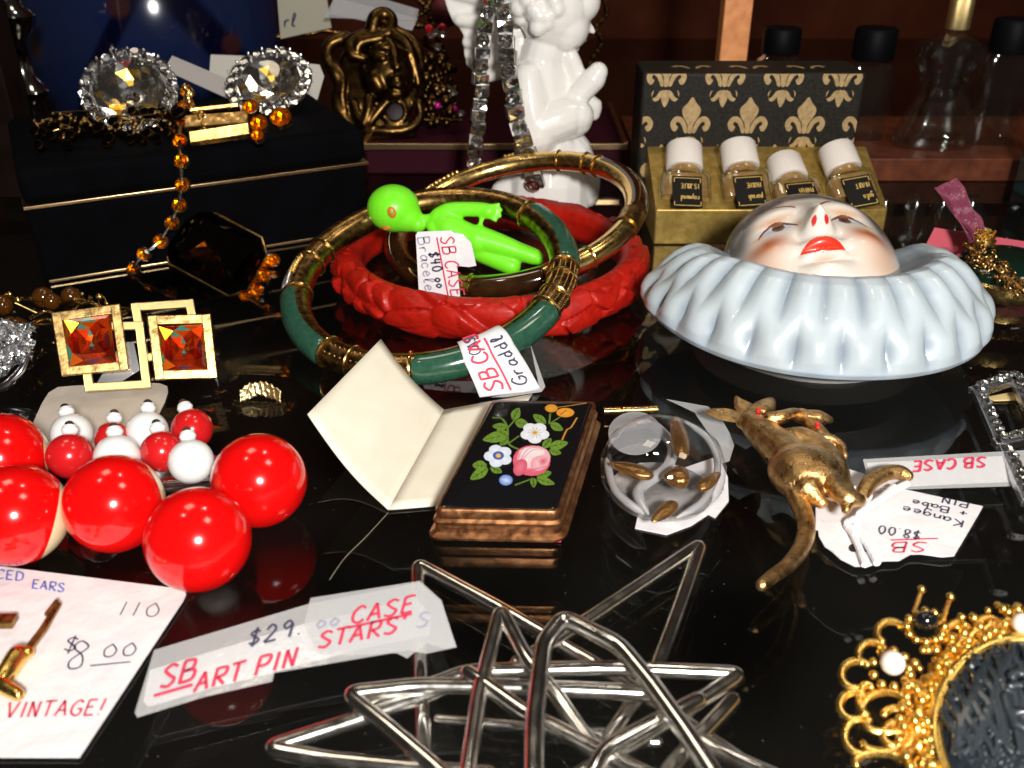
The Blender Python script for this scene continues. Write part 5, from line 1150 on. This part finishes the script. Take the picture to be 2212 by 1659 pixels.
blob(b, pl, [(1232, 120, 18, .2), (1244, 160, 20, .15), (1232, 200, 24)])
blob(b, pl, [(1140, 160, 34, .55), (1146, 220, 40, .7), (1160, 275, 46, .75)]); blob(b, pl, [(1162, 262, 48, .7), (1205, 246, 46, .65), (1236, 240, 40, .6), (1244, 240, 36, .6)]); blob(b, pl, [(1220, 262, 30, .6), (1246, 252, 30, .6)]); b.ell(pl.at(1190, 243, .42), (78*ka, 44*ka, 46*ka)); b.ell(pl.at(1215, 240, .5), (56*ka, 40*ka, 44*ka)); blob(b, pl, [(1140, 165, 40, .4), (1148, 215, 46, .5), (1158, 250, 46, .55)])
blob(b, pl, [(1244, 204, 24, .45), (1262, 184, 25, .42), (1280, 164, 27, .4), (1289, 150, 22, .4)]); blob(b, pl, [(1262, 195, 20, .1), (1284, 168, 22, .1), (1293, 148, 16, .1)])
blob(b, pl, [(1240, 250, 32, -.4), (1280, 232, 22, -.4), (1284, 252, 16, -.4)])
blob(b, pl, [(1230, 330, 50, .1), (1258, 385, 40, .1), (1268, 420, 26, .1)]); blob(b, pl, [(1272, 415, 16), (1284, 420, 10)]); blob(b, pl, [(1120, 400, 40, .2), (1088, 405, 26, .3), (1074, 415, 18, .3)])
b.build('body', m_white, t, voxel=.045, iters=3)
b = MB()
out = [(1135, -60), (1135, 60), (1128, 120), (1090, 150), (1076, 176), (1066, 187), (1048, 184), (1024, 172), (1010, 150), (1001, 130), (999, 108), (1000, 86), (990, 68), (976, 56), (964, 28), (954, -4), (950, -60)]
b.prism([pl.at(u, v, -.55) for u, v in out], Vector((0, .5, 0)))
for pts in ([(1125, 10), (1050, 0), (975, -12)], [(1125, 40), (1060, 50), (990, 50)], [(1125, 70), (1065, 90), (1008, 98)], [(1126, 100), (1080, 130), (1016, 142)], [(1126, 120), (1092, 155), (1050, 174)], [(1110, -40), (1040, -60), (970, -75)]):
    blob(b, pl, [(pts[0][0], pts[0][1], 20, -.45), (pts[1][0], pts[1][1], 19, -.45), (pts[2][0], pts[2][1], 13, -.55)])
b.build('wing', m_white, t, voxel=.05, iters=3)
# rhinestone necklace hanging on the angel
t = thing('rhinestone_necklace', P(1100, 420, .3), 'square-cut rhinestone necklace hanging in two strands from the angel', 'necklace')
def strand(pts, pl, sizes, mm=m_rhod):
    q = catmull([pl.at(u, v) for u, v in pts], 30); L = [0]
    for i in range(1, len(q)): L.append(L[-1]+(q[i]-q[i-1]).length)
    s = 0; k = 0
    while s < L[-1]:
        i = min(range(len(L)), key=lambda j: abs(L[j]-s)); p = q[i]; d = (q[min(i+2, len(q)-1)]-q[max(i-2, 0)]).normalized()
        sz = sizes[0]+(sizes[1]-sizes[0])*s/L[-1]; n = (EYE-p).normalized(); n = (n-d*n.dot(d)).normalized(); x = d.cross(n)
        M = M_axes(p, x, d, n) @ Matrix.Rotation(random.uniform(-.45, .45), 4, 'Y') @ Matrix.Rotation(random.uniform(-.45, .45), 4, 'X')
        b = MB(); b.box(M @ Matrix.Translation((0, 0, -.19)), (sz*1.0, sz*.84, .09)); b.build('setting', m_dksilver, t, smooth=False, bevel=.03)
        inst('rhinestone', g_bag if k % 2 else g_round, t, M @ Matrix.Translation((0, 0, .06)) @ (Matrix.Diagonal((sz, sz*1.25, sz, 1)) if k % 2 else Matrix.Scale(sz*.92, 4)))
        s += sz*1.72; k += 1
m_dksilver = mat('dark_rhodium', (.42, .40, .37), .3, 1)
strand([(1070, -30), (1052, 30), (1046, 70), (1042, 120), (1040, 180), (1036, 240), (1030, 300), (1022, 345), (1015, 400)], wall(26.9), (.205, .19))
strand([(1075, -30), (1090, 30), (1092, 80), (1096, 130), (1104, 185), (1112, 230), (1122, 275), (1134, 315), (1146, 350), (1152, 400)], wall(26.9), (.20, .26))
b = MB(); b.ell((0, 0, 0), .01); 
b = MB()
for i in range(12): b.ell(P(1005+i*12, 428+3*math.sin(i), .2), .09, 8, 6)
b.build('clasp_chain', m_dksilver, t)

# ================================================================== FLEUR-DE-LIS BOX
zf = lambda x, y: (x*.4213+1280, y*.4213)
t = thing('fleur_box', P(1640, 500), 'perfume gift box with black and gold fleur-de-lis lid standing open', 'gift box')
Yl = 27.7; zt_ = PY(1620, 157, Yl).z; xl, xr = PY(1384, 250, Yl).x, PY(1858, 250, Yl).x
b = MB(); b.box(Matrix.Translation(((xl+xr)/2, Yl+.95, zt_/2+.3)), ((xr-xl)/2, .95, zt_/2-.3))
m_fl = mat('speckled_black_card', (.020, .016, .010), .6, spec=.25, bump=('noise', 12, .2, .02), var=(14, (.25, .25, .22))); lid = b.build('lid', m_fl, t, bevel=.09)
m_fleur = mat('tan_gold_print', (.50, .35, .17), .5, .25, var=(8, (.72, .68, .6)))
fb_ = MB(); pl = wall(Yl); 
def fleur(cx, cy, s, flip=1, top=False):
    def put(pts, smooth=True, n=4):
        q = catmull([Vector((a, c_, 0)) for a, c_ in pts], n, True) if smooth else [Vector((a, c_, 0)) for a, c_ in pts]
        r = []
        for p in q:
            X = cx+p.x*s; Z = cy+p.y*s*flip
            r.append((X, Z))
        ins = [(X, Z) for X, Z in r if xl+.05 < X < xr-.05]
        if len(ins) < len(r)*.5: return
        r = [(min(max(X, xl+.06), xr-.06), min(max(Z, .7), zt_-.03)) for X, Z in r]
        fb_.prism([Vector((X, Yl-.004, Z)) for X, Z in r], (0, -.004, 0))
    put([(0, 1.0), (.13, .82), (.30, .62), (.26, .38), (.10, .12), (.07, -.16), (-.07, -.16), (-.10, .12), (-.26, .38), (-.30, .62), (-.13, .82)], True, 3)
    for g in (-1, 1):
        put([(g*.09, -.16), (g*.14, .12), (g*.30, .34), (g*.52, .36), (g*.66, .16), (g*.60, -.06), (g*.48, -.12), (g*.40, .02), (g*.48, .10), (g*.44, .20), (g*.33, .14), (g*.24, -.02), (g*.18, -.16)], True, 3)
        put([(g*.05, -.30), (g*.20, -.34), (g*.30, -.50), (g*.42, -.56), (g*.46, -.40), (g*.38, -.30), (g*.44, -.52), (g*.36, -.66), (g*.22, -.62), (g*.10, -.44)], True, 2)
    put([(0, -.28), (.10, -.42), (.13, -.60), (0, -.86), (-.13, -.60), (-.10, -.42)], True, 3)
zz = lambda y: PY(1620, y*.4213, Yl).z; xx = lambda x: PY(x*.4213+1280, 250, Yl).x
stp = xx(800)-xx(505); sF = (zz(500)-zz(790))/1.86
for i in range(-1, 4): fleur(xx(505)+i*stp, zz(655), sF*1.0)
for i in range(-1, 5): fleur(xx(365)+i*stp, zz(415), sF*.98)
for i in range(-1, 5): fleur(xx(365)+i*stp, zz(890), sF*1.0)
fb_.build('fleur_print', m_fleur, lid, smooth=False)
fb_ = MB()
for i in range(5):
    for g in (-1, 1):
        q = [(g*.09, -.16), (g*.14, .12), (g*.30, .34), (g*.52, .36), (g*.66, .16), (g*.52, .02), (g*.44, .20), (g*.33, .14), (g*.18, -.16)]
        X0 = xx(365)+(i-.5)*stp
        r = [Vector((X0+a*sF, Yl+.75+c_*sF*.9, zt_+.003)) for a, c_ in q]
        if all(xl+.1 < p.x < xr-.1 for p in r): fb_.prism(r, (0, 0, .004))
fb_.build('top_print', m_fleur, lid, smooth=False)
# gold tray
yf = P(1650, 529).y; zq = PY(1640, 452, yf).z; xa, xb = PY(1414, 490, yf).x, PY(1911, 490, yf).x
b = MB(); b.box(Matrix.Translation(((xa+xb)/2, (yf+Yl)/2, zq/2)), ((xb-xa)/2, (Yl-yf)/2-.01, zq/2)); 
tr = b.build('gold_tray', m_golddull, t, bevel=.05)
b = MB(); b.add([Vector((xa, Yl-.01, zq)), Vector((xb, Yl-.01, zq)), Vector((xb, yf+.05, zq+.0)), Vector((xa, yf+.05, zq)), Vector((xa, Yl-.01, 2.1)), Vector((xb, Yl-.01, 2.1))], [(0, 1, 2, 3), (4, 3, 2, 5), (0, 4, 5, 1), (0, 3, 4), (1, 5, 2)]); b.build('bottle_rest', m_golddull, t, smooth=False)
# mini bottles lying on the rest
def mini(u, vcap, vtop, ubot, lab, k, label):
    base = PY(ubot, 442, yf+.35); top = PY(u, vcap, Yl-.75); d = (top-base); d.normalize(); x = Vector((1, 0, 0)); x = (x-d*x.dot(d)).normalized(); n = x.cross(d)
    if n.y > 0: n = -n
    base = base+n*.12; L = (PY(u, vcap, Yl-.75)-base).length
    t = thing('mini_perfume', base, label, 'perfume bottle', 'mini perfume bottles in the gold tray')
    def ob(zs, w, dpt, name, m, parent, nn=24, p=4):
        b = MB(); rings = []
        for z, ww, dd in zs:
            ring = []
            for j in range(nn):
                a = 2*math.pi*j/nn; c_, s_ = math.cos(a), math.sin(a); q = (abs(c_)**p+abs(s_)**p)**(-1/p); ring.append(base+d*z+x*c_*q*ww+n*s_*q*dd)
            rings.append(ring)
        vs = [v for r in rings for v in r]; fs = [(i*nn+j, i*nn+(j+1) % nn, (i+1)*nn+(j+1) % nn, (i+1)*nn+j) for i in range(len(rings)-1) for j in range(nn)]
        fs += [tuple(range(nn)), tuple(len(vs)-nn+j for j in range(nn))]; b.add(vs, fs); return b.build(name, m, parent)
    H = L-.95
    body = ob([(0, .66, .34), (.06, .71, .40), (H-.25, .71, .40), (H-.1, .66, .38), (H, .45, .34)], 0, 0, 'glass_body', m_glass, t)
    ob([(.08, .64, .33), (H-.28, .64, .33), (H-.16, .57, .3)], 0, 0, 'perfume', m_scent, t)
    ob([(H-.08, .44, .3), (H+.1, .42, .36), (H+.25, .3, .3)], 0, 0, 'shoulder', m_scent, t, p=2)
    ob([(H+.12, .50, .42), (H+.16, .52, .44), (H+.86, .51, .43), (H+.92, .47, .40)], 0, 0, 'cap', m_capw, t, 32, p=2)
    pl = Plane(base+n*.412, n); q = [base+d*(a)+x*c_+n*.412 for a, c_ in ((H-.35-.98, -.40), (H-.35-.98, .40), (H-.35, .40), (H-.35, -.40))]
    b = MB(); b.prism(q, n*.01); lb_ = b.build('paper_label', m_label, t, smooth=False)
    b = MB(); y1 = H-.35
    def pt(s, a): return base+d*a+x*s+n*.426
    for r_, txt, hh in ((y1-.40, lab[0], .15), (y1-.78, lab[1], .17)):
        X = .32
        for ch in txt:
            for st in GL.get(ch, []):
                qq = catmull([Vector((a, c_, 0)) for a, c_ in st[1:]], 4) if st[0] == '~' else [Vector((a, c_, 0)) for a, c_ in st]
                b.ribbon([pt(X-p.x*hh*.72, r_+.16-p.y*hh) for p in qq], n, .022)
            X -= hh*.72*(.75 if ch != ' ' else .5)*.80
    for a0, a1, s0, s1 in ((y1-.06, y1-.06, -.34, .34), (y1-.92, y1-.92, -.34, .34), (y1-.06, y1-.2, .36, .36), (y1-.06, y1-.2, -.36, -.36), (y1-.92, y1-.8, .36, .36), (y1-.92, y1-.8, -.36, -.36)): b.ribbon([pt(s0, a0), pt(s1, a1)], n, .02)
    b.build('writing', m_goldink, lb_, smooth=False, fix=False)
mini(1476, 318, 0, 1478, ('IS JOLIE', 'raymond'), 0, 'mini perfume bottle with white cap, leftmost in the gold tray')
mini(1590, 315, 0, 1612, ('MAXIME', 'paradi'), 1, 'mini perfume bottle with tall white cap, second from left in the gold tray')
mini(1688, 350, 0, 1722, ('PARFUM', 'le bon'), 2, 'mini perfume bottle sitting lower than the others in the gold tray')
mini(1800, 322, 0, 1846, ('MINUIT', 'gala'), 3, 'mini perfume bottle with white cap, rightmost in the gold tray')

# ================================================================== PERFUME BOTTLES ON THE LEDGE
def bottle(name, u, vbase, prof, depth, yb, label, capspec, p=2, nn=40):
    z0 = zt; c = Vector((PY(u, vbase, yb).x, yb, z0)); t = thing(name, c, label, 'perfume bottle', None)
    def shell(sc, z_add, nm, m):
        b = MB(); rings = []
        for z, w in prof:
            ring = []
            for j in range(nn):
                a = 2*math.pi*j/nn; c_, s_ = math.cos(a), math.sin(a); q = (abs(c_)**p+abs(s_)**p)**(-1/p); ring.append(c+Vector((c_*q*w*sc, s_*q*w*depth*sc, z+z_add)))
            rings.append(ring)
        vs = [v for r in rings for v in r]; fs = [(i*nn+j, i*nn+(j+1) % nn, (i+1)*nn+(j+1) % nn, (i+1)*nn+j) for i in range(len(rings)-1) for j in range(nn)]+[tuple(range(nn))]
        b.add(vs, fs); return b.build(nm, m, t)
    shell(1, .01, 'glass_body', m_glass); shell(.86, .1, 'inner_wall', m_glass)
    r0, z1, z2, m, nm = capspec; b = MB(); b.lathe([(r0*.96, z1), (r0, z1+.05), (r0, z2-.08), (r0*.93, z2)], 32, Matrix.Translation(c)); b.build(nm, m, t)
    return t
pxz = lambda v, y: PY(1800, v, y).z-zt
yb = 32.9; w = lambda px: px*31.0/2050
bottle('hourglass_bottle', 2012, 318, [(0, w(88)), (.15, w(95)), (pxz(260, yb), w(80)), (pxz(205, yb), w(54)), (pxz(170, yb), w(58)), (pxz(120, yb), w(80)), (pxz(95, yb), w(74)), (pxz(82, yb), w(45)), (pxz(72, yb), w(20)), (pxz(58, yb), w(17))], .6, yb, 'clear hourglass perfume bottle with a gold cap on the wooden ledge', (w(25), pxz(62, yb), pxz(-12, yb), m_goldbr, 'gold_cap'), 2.4)
bottle('square_bottle', 2130, 322, [(0, w(55)), (.1, w(58)), (pxz(150, yb), w(58)), (pxz(125, yb), w(50)), (pxz(118, yb), w(25)), (pxz(110, yb), w(22))], .6, yb+.4, 'clear square perfume bottle with a black cap at the far right of the ledge', (w(46), pxz(116, yb), pxz(44, yb), m_cap, 'black_cap'), 6)
bottle('square_bottle', 1658, 320, [(0, w(50)), (.1, w(52)), (pxz(160, yb), w(52)), (pxz(140, yb), w(44)), (pxz(128, yb), w(22)), (pxz(120, yb), w(20))], .6, yb+1, 'perfume bottle with black cap just right of the orange wooden post', (w(42), pxz(126, yb), pxz(70, yb), m_cap, 'black_cap'), 6)
bottle('square_bottle', 1850, 320, [(0, w(50)), (.1, w(52)), (pxz(170, yb), w(52)), (pxz(150, yb), w(44)), (pxz(140, yb), w(22)), (pxz(132, yb), w(20))], .6, yb+1, 'perfume bottle with black cap behind the right end of the fleur-de-lis box', (w(46), pxz(140, yb), pxz(70, yb), m_cap, 'black_cap'), 6)
# small vials in the dark
for i, (u, nm) in enumerate(((1896, 'small clear glass vial nearest the gold perfume tray'), (1962, 'small clear glass vial second from the gold perfume tray'), (2018, 'small clear glass vial behind the mauve ribbon'), (2080, 'small clear glass vial right of the mauve ribbon'))):
    c = P(u, 520); b = MB(); b.lathe([(.22, 0), (.27, .04), (.28, 1.1), (.2, 1.2), (.2, 1.3)], 24, Matrix.Translation(c)); b.lathe([(.18, .1), (.2, .2), (.2, 1.0), (.15, 1.1)], 24, Matrix.Translation(c)); tag(b.build('glass_vial', m_glass), nm, 'vial', 'small glass vials')

# ================================================================== RIBBON, COMPACT, PINK CARD
zr_ = lambda x, y: (x*.247+1870.7, y*.247+358.4)
gcp = P(2165, 690)
t = thing('green_compact', Vector((gcp.x+.35, gcp.y+1.9, 0)), 'round dark green enamel compact with gold rim right of the clown dish', 'compact')
cc = Vector((PY(2172, 600, gcp.y+1.9).x, gcp.y+1.9, 0)); t.location = cc
b = MB(); b.lathe([(1.1, .02), (1.3, .05), (1.36, .2), (1.36, .42), (1.28, .5)], 48, Matrix.Translation(cc)); b.build('gold_rim', m_gold, t)
b = MB(); b.lathe([(1.30, .48), (1.25, .60), (1.05, .76), (.7, .88), (.3, .93), (.01, .94)], 48, Matrix.Translation(cc)); b.build('enamel_lid', m_dkgreen, t)
pl = Plane(cc+Vector((0, 0, .98)), (0, -.3, 1))
t = thing('gold_chain', cc+Vector((0, 0, .95)), 'heap of fine gold chain lying on the dark green compact', 'chain')
random.seed(9); b = MB()
for i in range(120):
    s = i/120; x, y = 900+s*480+random.uniform(-95, 95), 740+s*380+random.uniform(-70, 70)
    p = pl.at(*zr_(x, y), random.uniform(.0, .18)); a = frame(Vector((random.uniform(-1, 1), random.uniform(-1, 1), random.uniform(-.2, 1)))); b.tube([p+(a[0]*math.cos(q)+a[1]*math.sin(q))*.055 for q in np.linspace(0, 6.283, 9)[:-1]], .02, 5, True)
b.tube(catmull([pl.at(*zr_(900+k*48, 740+k*38), .06) for k in range(11)], 4), .07, 7); b.build('links', m_bronze, t)
t = thing('mauve_ribbon', cc+Vector((-.6, .3, .9)), 'mauve ribbon loop tied with gold cord rising above the dark green compact', 'ribbon')
pr = Plane(cc+Vector((-.3, .3, .9)), (0, -.75, .6))
def rib(pts, w0, w1, nm):
    b = MB(); q = catmull([pr.at(*zr_(*p), .1*math.sin(i)) for i, p in enumerate(pts)], 8); n = len(q)
    vs = []; 
    for i in range(n):
        d = (q[min(n-1, i+1)]-q[max(0, i-1)]).normalized(); s = d.cross(pr.n); ww = (w0+(w1-w0)*i/(n-1))*pr.k(2080, 460)*.247
        for k in range(7): h = (k/3-1); vs.append(q[i]+s*ww*h+pr.n*.06*math.sin(k*2.3+i*.3))
    b.add(vs, [(i*7+k, i*7+k+1, (i+1)*7+k+1, (i+1)*7+k) for i in range(n-1) for k in range(6)]); o = b.build(nm, m_ribbon, t, fix=False); m = o.modifiers.new('t', 'SOLIDIFY'); m.thickness = .03
rib([(690, 150), (760, 270), (850, 410), (920, 520), (990, 640)], 115, 75, 'ribbon_loop'); rib([(870, 420), (930, 520), (990, 620), (1010, 680)], 85, 60, 'ribbon_end')
b = MB()
for k in range(5):
    c0 = pr.at(*zr_(1010+8*k, 590+26*k), .06); b.tube([c0+Vector((.22*math.cos(a), .15*math.sin(a), .05*math.sin(a+k))) for a in np.linspace(0, 6.283, 20)[:-1]], .05, 7, True)
for i in range(26): b.ell(pr.at(*zr_(1020+random.uniform(-80, 80), 640+random.uniform(-70, 70)), random.uniform(.1, .25)), .05, 7, 5)
b.build('gold_cord', m_goldfil, t)
plp = Plane(P(2100, 560, .15) , (0, -.25, 1))
tag(sheet('pink_card', [zr_(600, 540), zr_(1382, 660), zr_(1600, 700), zr_(1600, 1000), zr_(420, 900)], wall(24.0), m_pink), 'bright pink card lying behind the dark green compact', 'card')

# a stray hair on the glass
b = MB(); b.tube(catmull([P(712, 1252, .012), P(745, 1205, .02), P(790, 1160, .03), P(838, 1108, .02)], 8), .005, 5); tag(b.build('stray_hair', mat('pale_hair', (.30, .25, .18), .4)), 'thin pale hair lying on the glass below the folded cream card', 'hair')
